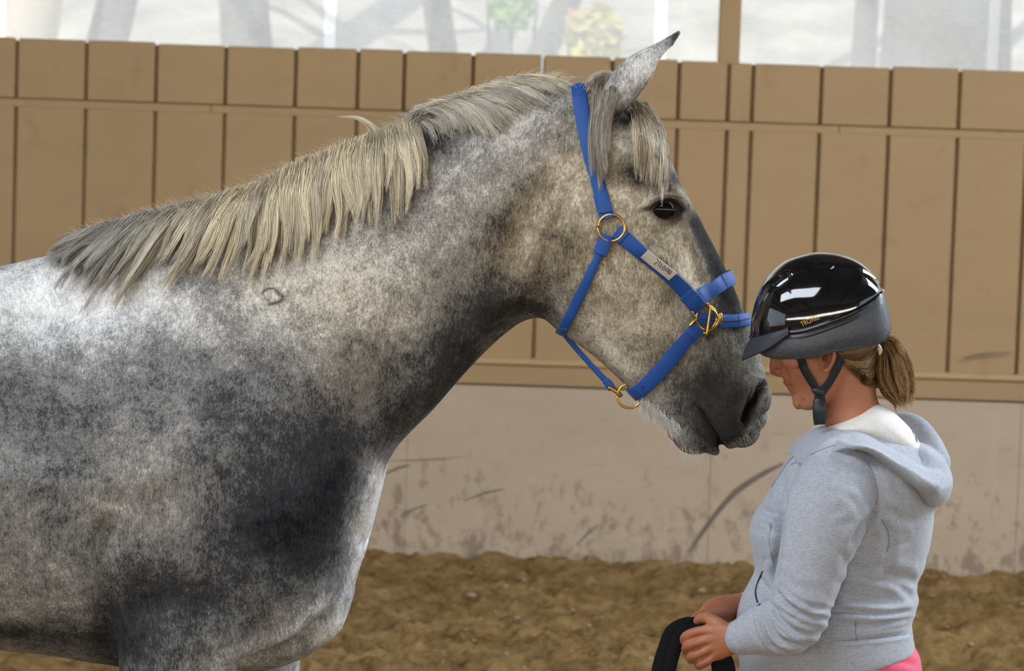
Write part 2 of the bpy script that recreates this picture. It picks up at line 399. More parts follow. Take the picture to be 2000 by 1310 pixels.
M_hoodie = mat_fleece('heather_grey_fleece', srgb(150, 154, 164), srgb(184, 188, 196), srgb(118, 122, 134))
M_lining = mat_fleece('white_lining', srgb(214, 208, 200), srgb(232, 228, 222), srgb(190, 184, 178))
M_seam = simple('seam_thread', srgb(122, 126, 138), 0.9)
M_pink = mat_fleece('pink_cotton', srgb(216, 82, 112), srgb(232, 100, 130), srgb(190, 66, 96))
M_jean = simple('denim', srgb(60, 66, 86), 0.9)
M_boot = simple('leather_boot', srgb(52, 38, 30), 0.5)
M_blackcloth = mat_fleece('black_fabric', (0.006, 0.006, 0.008), (0.010, 0.010, 0.013), (0.003, 0.003, 0.004), 0.0)
M_cream = simple('cream_plastic', srgb(222, 204, 174), 0.4)

# ------------------------------------------------------------------ the arena
YW = 6.25
z_top, z_rail, z_low = P(1000, 106, YW)[2], P(1000, 223, YW)[2], P(1000, 239, YW)[2]
z_ledge, z_ledge2, z_kick = P(1000, 699, YW)[2], P(1000, 711, YW)[2], P(1000, 752, YW)[2]
def rowy(px): return 150 + (px - 1000) * 0.033
up_px = [33, 169, 305.5, 441, 577.5, 699, 789.5, 923.5, 1059.5, 1195, 1326, 1423, 1470.5, 1604, 1739, 1874]
bx = [P(p, rowy(p), YW)[0] for p in up_px]
def extend(xs, lo, hi, w):
    while xs[0] > lo: xs.insert(0, xs[0] - w)
    while xs[-1] < hi: xs.append(xs[-1] + w)
    return xs
bx = extend(bx, -6.5, 6.5, 0.304)
def board(name, x0, x1, z0, z1, y0, y1, mat, parent, bev=0.004):
    bm = bmesh.new(); bmesh.ops.create_cube(bm, size=1.0)
    for v in bm.verts: v.co = Vector(((x0 + x1) / 2 + v.co.x * (x1 - x0), (y0 + y1) / 2 + v.co.y * (y1 - y0), (z0 + z1) / 2 + v.co.z * (z1 - z0)))
    if bev: bmesh.ops.bevel(bm, geom=[e for e in bm.edges], offset=bev, segments=1, affect='EDGES')
    me = bpy.data.meshes.new(name); bm.to_mesh(me); bm.free(); return link(name, me, mat, parent)
wall = empty('wall_back', (0, YW, 0), kind='structure', label='tan board wall of the riding arena with rails and a scuffed kickboard')
wall_b = Acc(); gx = P(1059.5, 130, YW)[0]
wall_b.box((-6.6, YW + 0.022, 0), (6.6, YW + 0.06, z_low)); wall_b.box((-6.6, YW + 0.022, z_low), (gx - 0.006, YW + 0.06, z_top - 0.01)); wall_b.box((gx + 0.005, YW + 0.022, z_low), (6.6, YW + 0.06, z_top - 0.01))
link('backing', wall_b.mesh('backing', False), M_wall).parent = wall
for o in (): pass
G = 0.008
for i in range(len(bx) - 1):
    a, b = bx[i] + G, bx[i + 1] - G; j = random.uniform(-0.006, 0.004)
    board('plank', a, b, z_rail, z_top + j, YW - 0.004 + random.uniform(-.002, .002), YW + 0.022, M_wall, wall)
    j2 = random.uniform(-.002, .002)
    board('plank', a, b, z_ledge - 0.01, z_low, YW + 0.0 + j2, YW + 0.022, M_wall, wall)
rx = [-6.6, -3.9, -1.35, P(850, 220, YW)[0], P(1640, 240, YW)[0], 4.2, 6.6]
for i in range(len(rx) - 1): board('rail', rx[i], rx[i + 1] - 0.002, z_low - 0.004, z_rail - 0.004, YW - 0.001 + 0.001 * (i % 2), YW + 0.022, M_wall, wall, 0.003)
board('ledge', -6.6, 6.6, z_ledge2, z_ledge, YW - 0.045, YW + 0.02, M_ledge, wall, 0.005)
board('ledge_fascia', -6.6, 6.6, z_kick + 0.004, z_ledge2, YW - 0.030, YW + 0.02, M_wall, wall, 0.003)
kx = [P(p, 900 + (p - 1000) * .035, YW)[0] for p in (195, 795, 1387, 1987)]; kx = extend(kx, -6.5, 6.5, 1.335)
kick = []
for i in range(len(kx) - 1): kick.append(board('kick_panel', kx[i] + .0006, kx[i + 1] - .0006, -0.05, z_kick - 0.004, YW - 0.024, YW + 0.02, M_kick, wall, 0.0015))
for o in list(wall.children): o.location.y -= YW       # children sit relative to the wall's base
# old rub marks on the kickboard: thin smears of dark rubber
M_scuff = simple('rubber_smear', srgb(112, 98, 88), 0.8, var=0.2, scale=18)
def smear(pts, w, parent=wall):
    S = catmull(np.array(pts, float), 8); A = Acc(); L = Pa(S[:, :2], YW - 0.0252); wd = S[:, 2] * 0.00225 / 2
    t = np.gradient(L, axis=0); t /= np.linalg.norm(t, axis=1)[:, None]; nrm = np.stack([-t[:, 2], 0 * t[:, 0], t[:, 0]], 1)
    R = np.stack([L + nrm * wd[:, None] * k + np.array([0, d, 0]) for k, d in ((-1, 0.0006), (-.5, 0), (.5, 0), (1, .0006))], 1); A.rings(R, caps=False, closed=False)
    o = link('scuff_mark', A.mesh('scuff_mark'), M_scuff, parent); o.location.y -= YW
smear([(1530, 905, 5), (1490, 925, 10), (1440, 958, 12), (1405, 995, 10), (1375, 1035, 9), (1345, 1078, 4)], 1)
smear([(752, 925, 3), (780, 913, 5), (802, 908, 2)], 1); smear([(755, 900, 1), (830, 898, 3), (905, 893, 1)], 1)
smear([(905, 978, 2), (950, 962, 4), (985, 955, 2)], 1); smear([(780, 1008, 2), (810, 994, 4), (835, 985, 2)], 1)
smear([(1125, 1065, 2), (1150, 1040, 4), (1170, 1025, 2)], 1); smear([(1880, 700, 2), (1915, 692, 4), (1975, 688, 2)], 1)

post = Acc()
pa, pb = P(1408, 60, YW)[0], P(1449, 60, YW)[0]
for k in (-4.9, 0, 4.9):
    o = board('trim_%d' % (2 + k / 4.9 if k else 2), pa + k, pb + k, z_low, 4.35, YW + 0.062, YW + 0.15, M_wall, None, 0.004); o['kind'] = 'structure'
    o['label'] = 'tan square timber post rising from the wall into the bright window band'
    if k: o['label'] = 'tan timber post of the window band beyond the picture'
# hazy plastic sheets above the wall
def mat_sheet(name, tint, haze):
    m, t, b = nt(name); t.nodes.remove(b); out = t.nodes['Material Output']; v = geopos(t)
    tr = N(t, 'ShaderNodeBsdfTransparent'); tr.inputs[0].default_value = (*tint, 1)
    tl = N(t, 'ShaderNodeBsdfTranslucent'); tl.inputs[0].default_value = (0.80, 0.80, 0.80, 1)
    gl = N(t, 'ShaderNodeBsdfGlossy'); gl.inputs['Roughness'].default_value = 0.25
    f = noise(t, v, 2.2, 4, 0.6); sp = noise(t, mapping(t, v, (1, 1, 4)), 20, 3)
    k = math_(t, 'ADD', haze, math_(t, 'MULTIPLY', math_(t, 'SUBTRACT', f, 0.5), 0.5)); k = math_(t, 'ADD', k, math_(t, 'MULTIPLY', math_(t, 'SUBTRACT', sp, 0.5), 0.12), clamp=True)
    m1 = N(t, 'ShaderNodeMixShader'); t.links.new(k, m1.inputs[0]); t.links.new(tr.outputs[0], m1.inputs[1]); t.links.new(tl.outputs[0], m1.inputs[2])
    m2 = N(t, 'ShaderNodeMixShader'); m2.inputs[0].default_value = 0.04; t.links.new(m1.outputs[0], m2.inputs[1]); t.links.new(gl.outputs[0], m2.inputs[2])
    t.links.new(m2.outputs[0], out.inputs['Surface']); return m
M_sheet = mat_sheet('hazy_plastic_sheet', (.72, .72, .72), 0.34); M_joint = mat_sheet('clear_joint_strip', (.97, .98, 1), 0.25)
sx = [P(p, 60, YW)[0] for p in (650, 1306, 1966)]; sx = extend(sx, -6.2, 6.2, sx[1] - sx[0]); mid = (pa + pb) / 2
for n, (lo, hi, lab) in enumerate(((-6.5, mid, 'bright hazy plastic sheeting above the wall left of the post'), (mid, 6.5, 'bright hazy plastic sheeting above the wall right of the post'))):
    w = empty('window_%d' % (n + 1), (0, YW, 0), kind='structure', label=lab)
    for i in range(len(sx) - 1):
        a, b = max(sx[i], lo), min(sx[i + 1] - 0.052, hi)
        if b - a > 0.08:
            o = board('pane', a, b, z_top - 0.12, 4.34, 0.165 + .006 * (i % 2), 0.168 + .006 * (i % 2), M_sheet, w, 0)
        a, b = max(sx[i + 1] - 0.052, lo), min(sx[i + 1], hi)
        if b - a > 0.02: board('joint_strip', a, b, z_top - 0.12, 4.34, 0.165, 0.169, M_joint, w, 0)
hd = board('trim_4', -6.6, 6.6, 4.34, 5.5, YW + 0.02, YW + 0.19, M_wall, None); hd['kind'] = 'structure'; hd['label'] = 'tan header board above the window band'
M_roof = simple('roof_sheet', srgb(96, 92, 86), 0.7)
roof = board('ceiling', -15, 15, 5.5, 5.62, -14, 7.0, M_roof, None); roof['kind'] = 'structure'; roof['label'] = 'dark roof over the riding arena'
for k in range(-4, 5): board('rafter', k * 3.2 - .06, k * 3.2 + .06, 5.2, 5.5, -14, 6.2, M_roof, roof)
# the low kick wall and posts behind the photographer, seen only in reflections
fr = board('wall_front', -15, 15, 0, 2.5, -14.1, -14, M_wall, None); fr['kind'] = 'structure'; fr['label'] = 'low kick wall on the far side of the arena'
up = board('upper_boards', -15, 15, 3.25, 5.5, -14.1, -14.0, M_wall, fr)
for k in range(-4, 5): board('post', k * 3.2 - .07, k * 3.2 + .07, 2.5, 5.5, -14.12, -13.98, M_wall, fr)

# sand floor: fine relief where the photograph shows it
def sand():
    xs = np.concatenate([np.linspace(-15, -3.4, 30)[:-1], np.arange(-3.4, 3.4, 0.0115), np.linspace(3.4, 15, 30)])
    ys = np.concatenate([np.linspace(-14, 3.4, 40)[:-1], np.arange(3.4, 6.24, 0.0105), [6.24]])
    X, Y = np.meshgrid(xs, ys); Z = np.zeros_like(X)
    def vn(s, seed):                                     # smooth value noise
        r = np.random.default_rng(seed); g = r.random((256, 256)); u = X / s + 1000; w = Y / s + 1000
        i = np.floor(u).astype(int); j = np.floor(w).astype(int); a = u - i; b = w - j; a = a * a * (3 - 2 * a); b = b * b * (3 - 2 * b)
        q = lambda p, o: g[(j + o) % 256, (i + p) % 256]
        return (q(0, 0) * (1 - a) + q(1, 0) * a) * (1 - b) + (q(0, 1) * (1 - a) + q(1, 1) * a) * b - 0.5
    Z += 0.055 * vn(0.42, 1) + 0.045 * vn(0.17, 2) + 0.040 * vn(0.075, 3) + 0.032 * vn(0.038, 4) + 0.018 * vn(0.021, 5)
    Z *= np.clip((Y - 2.6) / 0.8, 0.12, 1)
    Z += 0.03 * np.clip((Y - 5.7) / 0.5, 0, 1)
    m = len(xs); n = len(ys); i = np.arange(n - 1)[:, None]; j = np.arange(m - 1)[None]
    Q = np.stack([i * m + j, i * m + j + 1, (i + 1) * m + j + 1, (i + 1) * m + j], -1).reshape(-1, 4)
    o = link('floor', mesh_np('floor', np.stack([X, Y, Z], -1).reshape(-1, 3), Q), M_sand); o['kind'] = 'structure'; o['label'] = 'churned brown sand footing of the riding arena'
    # loose clods and wood chips lying in the sand
    A = Acc(); r = np.random.default_rng(5)
    for k in range(700):
        x, y = r.uniform(-2.6, 2.6), r.uniform(3.7, 6.1); s = r.uniform(0.003, 0.009) * (2.2 if r.random() < .05 else 1)
        ang = r.uniform(0, 3.1); ix = np.searchsorted(xs, x); iy = np.searchsorted(ys, y)
        A.ball((x, y, Z[min(iy, n - 1), min(ix, m - 1)] + s * 0.3), (s * r.uniform(.8, 1.8), s, s * r.uniform(.5, .9)), Matrix.Rotation(ang, 3, 'Z'), 7, 4)
    c = link('clods', A.mesh('clods'), simple('pale_clods', srgb(152, 130, 98), 0.9, var=0.35, scale=9), o); c['kind'] = 'stuff'
sand()

# outside: a pale dry bank with trees, blurred through the plastic
M_bank = simple('dry_bank', srgb(196, 190, 180), 0.9, var=0.75, scale=1.6); M_bark = simple('grey_bark', srgb(132, 128, 124), 0.9, var=0.3, scale=3)
M_palebark = simple('pale_bark', srgb(240, 226, 206), 0.8, var=0.08, scale=2); M_leaf = simple('sunlit_leaf', srgb(150, 196, 96), 0.7, var=0.3, scale=5)
M_yellow = simple('yellow_leaf', srgb(232, 222, 128), 0.7, var=0.2, scale=5); M_pinkf = simple('pink_blossom', srgb(240, 170, 176), 0.7)
A = Acc(); R = []
for y, z in ((7.6, -0.05), (12, 0.2), (17, 1.6), (24, 4.6), (34, 9.0), (50, 13.0)):
    R.append([(x, y + 0.5 * math.sin(x * .7), z + 0.25 * math.sin(x * .9 + y)) for x in np.linspace(-30, 30, 40)])
A.rings(np.array(R), caps=False, closed=False); bank = link('ground_outside', A.mesh('ground_outside'), M_bank); bank['kind'] = 'structure'; bank['label'] = 'pale dry bank outside the arena'
A = Acc(); A.box((-60, -60, -0.3), (60, -14.2, -0.12)); og = link('ground_yard', A.mesh('ground_yard', False), M_bank); og['kind'] = 'structure'
def bank_z(y): return np.interp(y, [7.6, 12, 17, 24, 34], [-.05, .2, 1.6, 4.6, 9.0])
def tree(px, y, lean, r, mat, label, h=7.0):
    b = P(px, 60, y); z0 = bank_z(y) - 0.3; A = Acc()
    A.tube([(b[0] - lean * (b[2] - z0), y, z0), (b[0], y, b[2]), (b[0] + lean * (h - b[2] + 1), y + .1, h + 2)], [r * 1.25, r, r * .7], 12, 4)
    o = link('tree', A.mesh('tree'), mat, None, label=label, category='tree')
    B = Acc(); q = np.random.default_rng(int(px))
    for k in range(5):
        z = b[2] + q.uniform(.3, 3.0); x = b[0] + lean * (z - b[2]); d = q.choice([-1, 1])
        B.tube([(x, y, z), (x + d * .6, y + q.uniform(-.3, .3), z + .7), (x + d * 1.4, y, z + 1.5)], [r * .4, r * .3, r * .12], 8, 4)
    link('branch', B.mesh('branch'), mat, o)
tree(60, 14.5, 0.16, 0.21, M_palebark, 'thick pale cream trunk leaning outside the window at far left')
tree(215, 15.0, 0.25, 0.16, M_bark, 'grey leaning tree trunk outside, just right of the cream trunk')
tree(480, 17.5, -0.12, 0.22, M_bark, 'grey tree trunk outside above the left boards of the wall')
tree(860, 18.5, -0.2, 0.13, M_bark, "thin grey trunk outside the window above the horse's crest")
tree(1080, 17.0, 0.5, 0.12, M_bark, 'grey trunk leaning hard to the right outside, left of the yellow bush')
tree(1690, 16.5, 0.03, 0.10, M_bark, 'slim grey trunk outside right of the timber post')
tree(1850, 15.0, 0.0, 0.50, M_bark, 'broad grey trunk outside at the right end of the window band')
def bush(px, py, y, r, n, mat, label):
    A = Acc(); q = np.random.default_rng(int(px)); c = P(px, py, y)
    for k in range(n):
        d = q.normal(size=3); d /= np.linalg.norm(d); p = c + d * r * q.uniform(.2, 1) * np.array([1, .8, 1.1]); s = q.uniform(.05, .11)
        rot = Matrix.Rotation(q.uniform(0, 6), 3, 'X') @ Matrix.Rotation(q.uniform(0, 6), 3, 'Z'); v = np.array([(-s, 0, 0), (0, -s * .4, .01), (s, 0, 0), (0, s * .4, .01)]) @ np.array(rot).T
        A.add(p + v, [(0, 1, 2, 3)])
    z0 = bank_z(y) - .2
    o = link('bush', A.mesh('bush', False), mat, None, label=label, category='bush')
    B = Acc()
    for k in range(3): B.tube([(c[0] + (k - 1) * .1, y, z0), (c[0] + (k - 1) * .2, y, c[2] + r * .4)], [.03, .015], 6, 1)
    link('stem', B.mesh('stem'), M_bark, o)
bush(1000, 20, 16, 0.16, 260, M_leaf, 'small sunlit green shrub outside the window above the poll')
bush(1160, 70, 15, 0.22, 420, M_yellow, 'yellow green bush outside the window left of the pricked ear')
bush(1135, 45, 15.6, 0.10, 120, M_pinkf, 'pink blossom outside beside the yellow bush')
for k in range(5):
    x = -7.6 + k * 3.8; A = Acc(); q = np.random.default_rng(50 + k)
    for i in range(500):
        d = q.normal(size=3); d /= np.linalg.norm(d); p = np.array([x, -19, 2.6]) + d * q.uniform(.3, 1.2) * np.array([1.2, .7, 1.1]); s = q.uniform(.12, .25)
        rot = Matrix.Rotation(q.uniform(0, 6), 3, 'X') @ Matrix.Rotation(q.uniform(0, 6), 3, 'Z'); v = np.array([(-s, 0, 0), (0, -s * .5, .01), (s, 0, 0), (0, s * .5, .01)]) @ np.array(rot).T
        A.add(p + v, [(0, 1, 2, 3)])
    link('hedge_shrub', A.mesh('hedge_shrub', False), M_leaf, None, label='green shrub outside the open side of the arena, %s of the row' % ('first', 'second', 'third', 'fourth', 'fifth')[k], category='shrub', group='shrubs outside the open side')
# ------------------------------------------------------------------ the horse
HA = Acc()
HA.profile([
    # Tx, Ty, Bx, By, half width, n, top, mid, bottom
    (-1030, 700, -1030, 800, .05, 2, 1, 1, 1), (-1010, 600, -1010, 960, .17, 2, .9, 1, .9), (-940, 520, -930, 1090, .26, 2.1, .9, 1, .85), (-780, 480, -760, 1150, .31, 2.2, .85, 1, .8),
    (-540, 512, -520, 1180, .32, 2.2, .8, 1, .8), (-300, 535, -280, 1235, .335, 2.2, .72, 1, .8), (-100, 530, -20, 1262, .325, 2.2, .62, 1, .8),
    (0, 519, 110, 1276, .30, 2.2, .50, 1, .85), (55, 507, 250, 1300, .275, 2.2, .42, 1, .9), (115, 492, 420, 1318, .262, 2.2, .40, 1, .95), (215, 455, 575, 1290, .25, 2.2, .40, 1.0, 1.0),
    (320, 424, 665, 1225, .235, 2.2, .42, 1, 1.0), (430, 398, 697, 1130, .215, 2.2, .45, 1, 1.0), (540, 360, 722, 1050, .185, 2.2, .50, 1, 1.0), (650, 318, 742, 975, .155, 2.2, .52, 1, 1.0),
    (760, 274, 770, 885, .130, 2.2, .50, 1, 1.0), (850, 232, 850, 798, .112, 2.2, .50, 1, 1.0), (930, 196, 912, 727, .101, 2.2, .52, 1, 1.0), (1010, 172, 968, 670, .094, 2.2, .58, 1, 1.0),
    (1080, 166, 1012, 634, .090, 2.2, .66, 1, 1.0), (1140, 168, 1040, 622, .090, 2.2, .74, 1, .95), (1200, 180, 1058, 622, .092, 2.3, .84, 1, .85), (1256, 218, 1070, 630, .098, 2.4, .92, 1, .72),
    (1297, 285, 1082, 640, .104, 2.5, .96, 1, .66), (1331, 360, 1100, 651, .106, 2.6, .97, 1, .64), (1366, 425, 1128, 672, .103, 2.6, .90, 1, .64), (1401, 492, 1164, 700, .090, 2.5, .80, 1, .66),
    (1430, 553, 1203, 736, .076, 2.4, .74, 1, .70), (1452, 606, 1240, 772, .067, 2.3, .74, 1, .74), (1472, 656, 1270, 800, .062, 2.3, .76, 1, .78), (1486, 700, 1292, 818, .061, 2.3, .80, 1, .82),
    (1498, 742, 1312, 834, .063, 2.3, .86, 1, .82), (1503, 776, 1330, 846, .064, 2.3, .90, 1, .82), (1496, 803, 1350, 857, .061, 2.2, .9, 1, .82), (1474, 832, 1376, 866, .050, 2, .9, 1, .9), (1450, 848, 1405, 864, .026, 2, 1, 1, 1)])
rY = lambda a: Matrix.Rotation(math.radians(a), 3, 'Y')
# upper and lower lip, chin, nostril wings, eye mounds
HA.tube([P(1474, 815, -.022), P(1450, 838, -.02), P(1428, 852, -.016)], [.026, .027, .022]); HA.tube([P(1474, 815, .022), P(1450, 838, .02), P(1428, 852, .016)], [.026, .027, .022])
HA.ball(P(1446, 838, 0), (.040, .042, .036), rY(20)); HA.ball(P(1430, 852, 0), (.027, .034, .022))
HA.tube([P(1332, 838, 0), P(1352, 851, 0), P(1378, 862, 0), P(1388, 868, 0)], [(.036, .030), (.040, .036), (.034, .028), (.026, .019)])
for s in (-1, 1):
    HA.ball(P(1478, 770, s * .042), (.026, .020, .040), rY(-25)); HA.ball(P(1460, 812, s * .036), (.022, .018, .024), rY(-25))
    HA.ball(P(1300, 403, s * .083), (.040, .022, .028), rY(20))
    HA.ball(P(1298, 370, s * .080), (.036, .020, .018), rY(25))
    # ears
    yb = s * .058; b = (lambda x, y, k: P(x, y, yb + s * k)) if s < 0 else (lambda x, y, k: P(x - 40, y + 40, yb + s * k))
    HA.tube([b(1196, 226, -.015), b(1212, 192, 0), b(1236, 156, .006), b(1262, 128, .010), b(1288, 102, .010), b(1311, 78, .006), b(1327, 62, .002)],
            [(.026, .032), (.026, .038), (.027, .039), (.024, .033), (.016, .0195), (.008, .0092), (.0042, .0042)], 20, 6)
# fore legs, hind legs, hooves
def leg(px, y, hind=False, s=-1):
    g = lambda z, dx=0, dy=0: np.array([P(px, 1250, y)[0] + dx, y + dy, z])
    if not hind:
        k = .16 if s < 0 else .0
        HA.tube([g(1.10, k, -s * .05), g(.92, .07 if s < 0 else 0, -s * .02), g(.80, .03 if s < 0 else 0), g(.66, .005), g(.53, 0), (g(.47)), g(.40, 0), g(.22, -.01), g(.16, 0), g(.10, .025), g(.06, .035)],
                [(.05, .16 if s < 0 else .08), (.082, .150 if s < 0 else .09), (.090, .120 if s < 0 else .085), (.068, .078), (.052, .056), (.054, .058), (.040, .042), (.034, .038), (.044, .048), (.038, .042), (.045, .052)])
        c = g(0, .045)
    else:
        HA.tube([g(1.15, .1, -s * .06), g(1.0, .10, -s * .02), g(.82, .06), g(.68, -.03), g(.56, -.09), g(.50, -.09), g(.42, -.07), g(.24, -.05), g(.16, -.04), g(.10, -.01), g(.06, 0)],
                [(.12, .24), (.125, .22), (.10, .15), (.07, .09), (.05, .07), (.048, .062), (.042, .048), (.036, .042), (.045, .05), (.04, .044), (.046, .053)])
        c = g(0, .01)
    return c
hoof_at = [leg(318, -.155), leg(505, .15, s=1), leg(-830, -.17, True), leg(-700, .17, True, s=1)]
HV, HF = remesh(HA, 0.0042, 10)
NEAR = lambda V: np.stack([V[:, 0], -np.abs(V[:, 1]), V[:, 2]], 1)
def detail_zone(Q, mid):
    h = (Q[:, 0] > 1185) & (Q[:, 0] < 1540) & (Q[:, 1] > 335) & (Q[:, 1] < 900) & (mid[:, 1] < 0.09)
    return h & (((Q[:, 0] > 1330) & (Q[:, 1] > 690)) | ((np.abs(Q[:, 0] - 1300) < 62) & (np.abs(Q[:, 1] - 402) < 50)))
Q = proj(NEAR(HV)); HV = lap(HV, HF, 60, .5, np.clip(1.5 * blob(Q, 340, 1090, 210, 150, 0), 0, 1) * (HV[:, 2] > .7))
HV, HF = subdivide(HV, HF, detail_zone); HV = lap(HV, HF, 2)
def side_w(Nn, lo=0.0, hi=0.45): return np.clip((np.abs(Nn[:, 1]) - lo) / (hi - lo), 0, 1)
HN = normals(HV, HF); Q = proj(NEAR(HV)); sw = side_w(HN)
body = (HV[:, 2] > 0.62)
D = np.zeros(len(HV))
def bl(x, y, rx, ry, a, amp): D[:] += amp * blob(Q, x, y, rx, ry, a)
def ln(L, w, amp): D[:] += amp * line_w(Q, L, w)
# head: cheek, facial crest, hollows
bl(1150, 560, 70, 80, 0, .010); bl(1120, 470, 45, 70, -20, .006)
ln([(1130, 360), (1085, 450), (1062, 540), (1075, 610), (1098, 636)], 16, -.010)
ln([(1160, 345), (1112, 430), (1092, 520), (1098, 590), (1125, 640)], 18, .004)
ln([(1235, 470), (1290, 505), (1345, 560), (1375, 600)], 14, .008); ln([(1240, 505), (1290, 545), (1340, 600)], 22, -.006)
bl(1262, 330, 34, 26, 30, -.012); bl(1235, 300, 20, 30, 0, -.006); bl(1215, 400, 30, 40, 0, .004)
ln([(1360, 430), (1390, 500), (1420, 570)], 12, -.005); ln([(1340, 440), (1362, 505), (1385, 560)], 9, .004)
bl(1330, 690, 70, 45, -50, -.006); ln([(1405, 650), (1440, 700), (1462, 740)], 14, .004); ln([(1120, 655), (1180, 715), (1240, 770)], 12, -.003)
# neck: jugular groove, muscle bands
ln([(1050, 560), (960, 660), (880, 745), (800, 830), (740, 900)], 24, -.008); ln([(1035, 520), (930, 640), (840, 730), (770, 810)], 34, .008)
ln([(1120, 300), (1060, 390), (1015, 480), (985, 570)], 28, -.008); ln([(1075, 310), (1000, 400), (950, 500)], 40, .007)
ln([(870, 290), (800, 420), (720, 560), (680, 660)], 40, -.006); ln([(1010, 190), (930, 300), (830, 390)], 40, .005)
# shoulder, point of shoulder, elbow, girth
ln([(300, 520), (400, 640), (510, 780), (600, 900)], 60, .010); ln([(480, 560), (560, 680), (640, 800), (690, 880)], 50, -.012)
bl(600, 960, 70, 90, 0, .016); bl(430, 900, 90, 120, -30, .010); bl(330, 1120, 80, 110, 0, .012); ln([(205, 1000), (208, 1120), (212, 1300)], 22, -.016)
bl(120, 1050, 90, 160, 0, .006); ln([(190, 850), (215, 960), (220, 1080)], 40, -.010)
# breast: near pectoral fold against the far one
FL = [(752, 872), (728, 935), (712, 985), (700, 1050), (690, 1085), (672, 1130), (640, 1185), (590, 1232), (520, 1268), (440, 1300)]
HV2 = HV.copy()
vis = HV[:, 1] < 0.10
d, sd, al = polydist(Q, FL); g = np.clip(np.minimum(al, 1 - al) * 8 + .1, 0, 1)
right = sd < 0
D2 = np.where(right, -.024 * np.exp(-(d / 15) ** 2), .013 * np.exp(-((d - 10) / 15) ** 2) - .012 * np.exp(-(d / 6) ** 2)) * g * (HV[:, 1] < .02)
FL2 = [(735, 905), (718, 960), (706, 1000), (702, 1040), (703, 1090)]
D2 += .016 * line_w(Q, FL2, 7) - .014 * line_w(Q, [(728, 900), (708, 955), (696, 1010), (690, 1060)], 8) - .010 * line_w(Q, [(726, 950), (716, 1000), (711, 1040), (710, 1075)], 7); D2 += .012 * line_w(Q, [(668, 1205), (640, 1234), (600, 1258), (540, 1285)], 8) * right
ln([(470, 1262), (430, 1272), (428, 1310)], 10, -.006); ln([(690, 1150), (665, 1200), (620, 1245)], 9, .006)
HV = HV + HN * ((D * (0.35 + 0.65 * sw) + D2) * body)[:, None]
HN = normals(HV, HF); Q = proj(NEAR(HV))
# muzzle and eye
D = np.zeros(len(HV)); mz = np.clip((np.abs(HV[:, 1]) - .012) / .02, 0, 1)
NO = [(1489, 750), (1478, 766), (1468, 785), (1459, 805), (1455, 820)]
dn, sn, an = polydist(Q, NO)
D += (-.030 * np.exp(-((dn - np.where(sn > 0, 0, 0)) / np.where(sn < 0, 11, 6.5)) ** 4)) * mz
D += .0035 * np.exp(-((dn - 11) / 4) ** 2) * (sn > 0) * mz + .003 * np.exp(-((dn - 22) / 8) ** 2) * (sn < 0) * mz
MO = [(1360, 795), (1374, 812), (1386, 834), (1397, 852), (1409, 872), (1414, 884)]
dm, sm, am = polydist(Q, MO)
D += -.013 * np.exp(-(dm / 5) ** 2) * np.clip(am * 5 + .25, 0, 1) + .0035 * np.exp(-((dm - 14) / 8) ** 2)
D += -.006 * blob(Q, 1395, 760, 40, 26, -40) + .003 * blob(Q, 1425, 800, 22, 34, -20) + .004 * blob(Q, 1350, 840, 22, 25, 0)
ECX, ECY = 1300, 409
D += -.013 * blob(Q, ECX, ECY, 27, 18, 0) + .009 * line_w(Q, [(1262, 404), (1280, 388), (1304, 379), (1326, 386), (1338, 402)], 8, False) + .004 * line_w(Q, [(1268, 418), (1290, 432), (1312, 433), (1332, 424)], 6, False)
D += .004 * line_w(Q, [(1272, 372), (1300, 362), (1328, 368)], 8) - .004 * line_w(Q, [(1272, 384), (1300, 371), (1332, 380)], 4)
er = (Q[:, 0] > 1190) & (Q[:, 0] < 1340) & (Q[:, 1] < 232) & (Q[:, 1] > 40)
HV = HV + HN * (D * side_w(HN, -.2, .2))[:, None]
# ear: the hollow that faces forward
fwd = np.array([0.78, 0.0, -0.62]); q = HN @ fwd; dE, sE, aE = polydist(Q, [(1222, 226), (1250, 172), (1285, 120), (1322, 68)])
HV[er] += (HN * (-.018 * np.clip((q - .35) / .4, 0, 1) * np.exp(-(dE / 26) ** 2) * np.clip((Q[:, 1] - 88) / 30, 0, 1))[:, None])[er]
HV = lap(HV, HF, 2)
HN = normals(HV, HF); Q = proj(NEAR(HV)); Z = HV[:, 2]

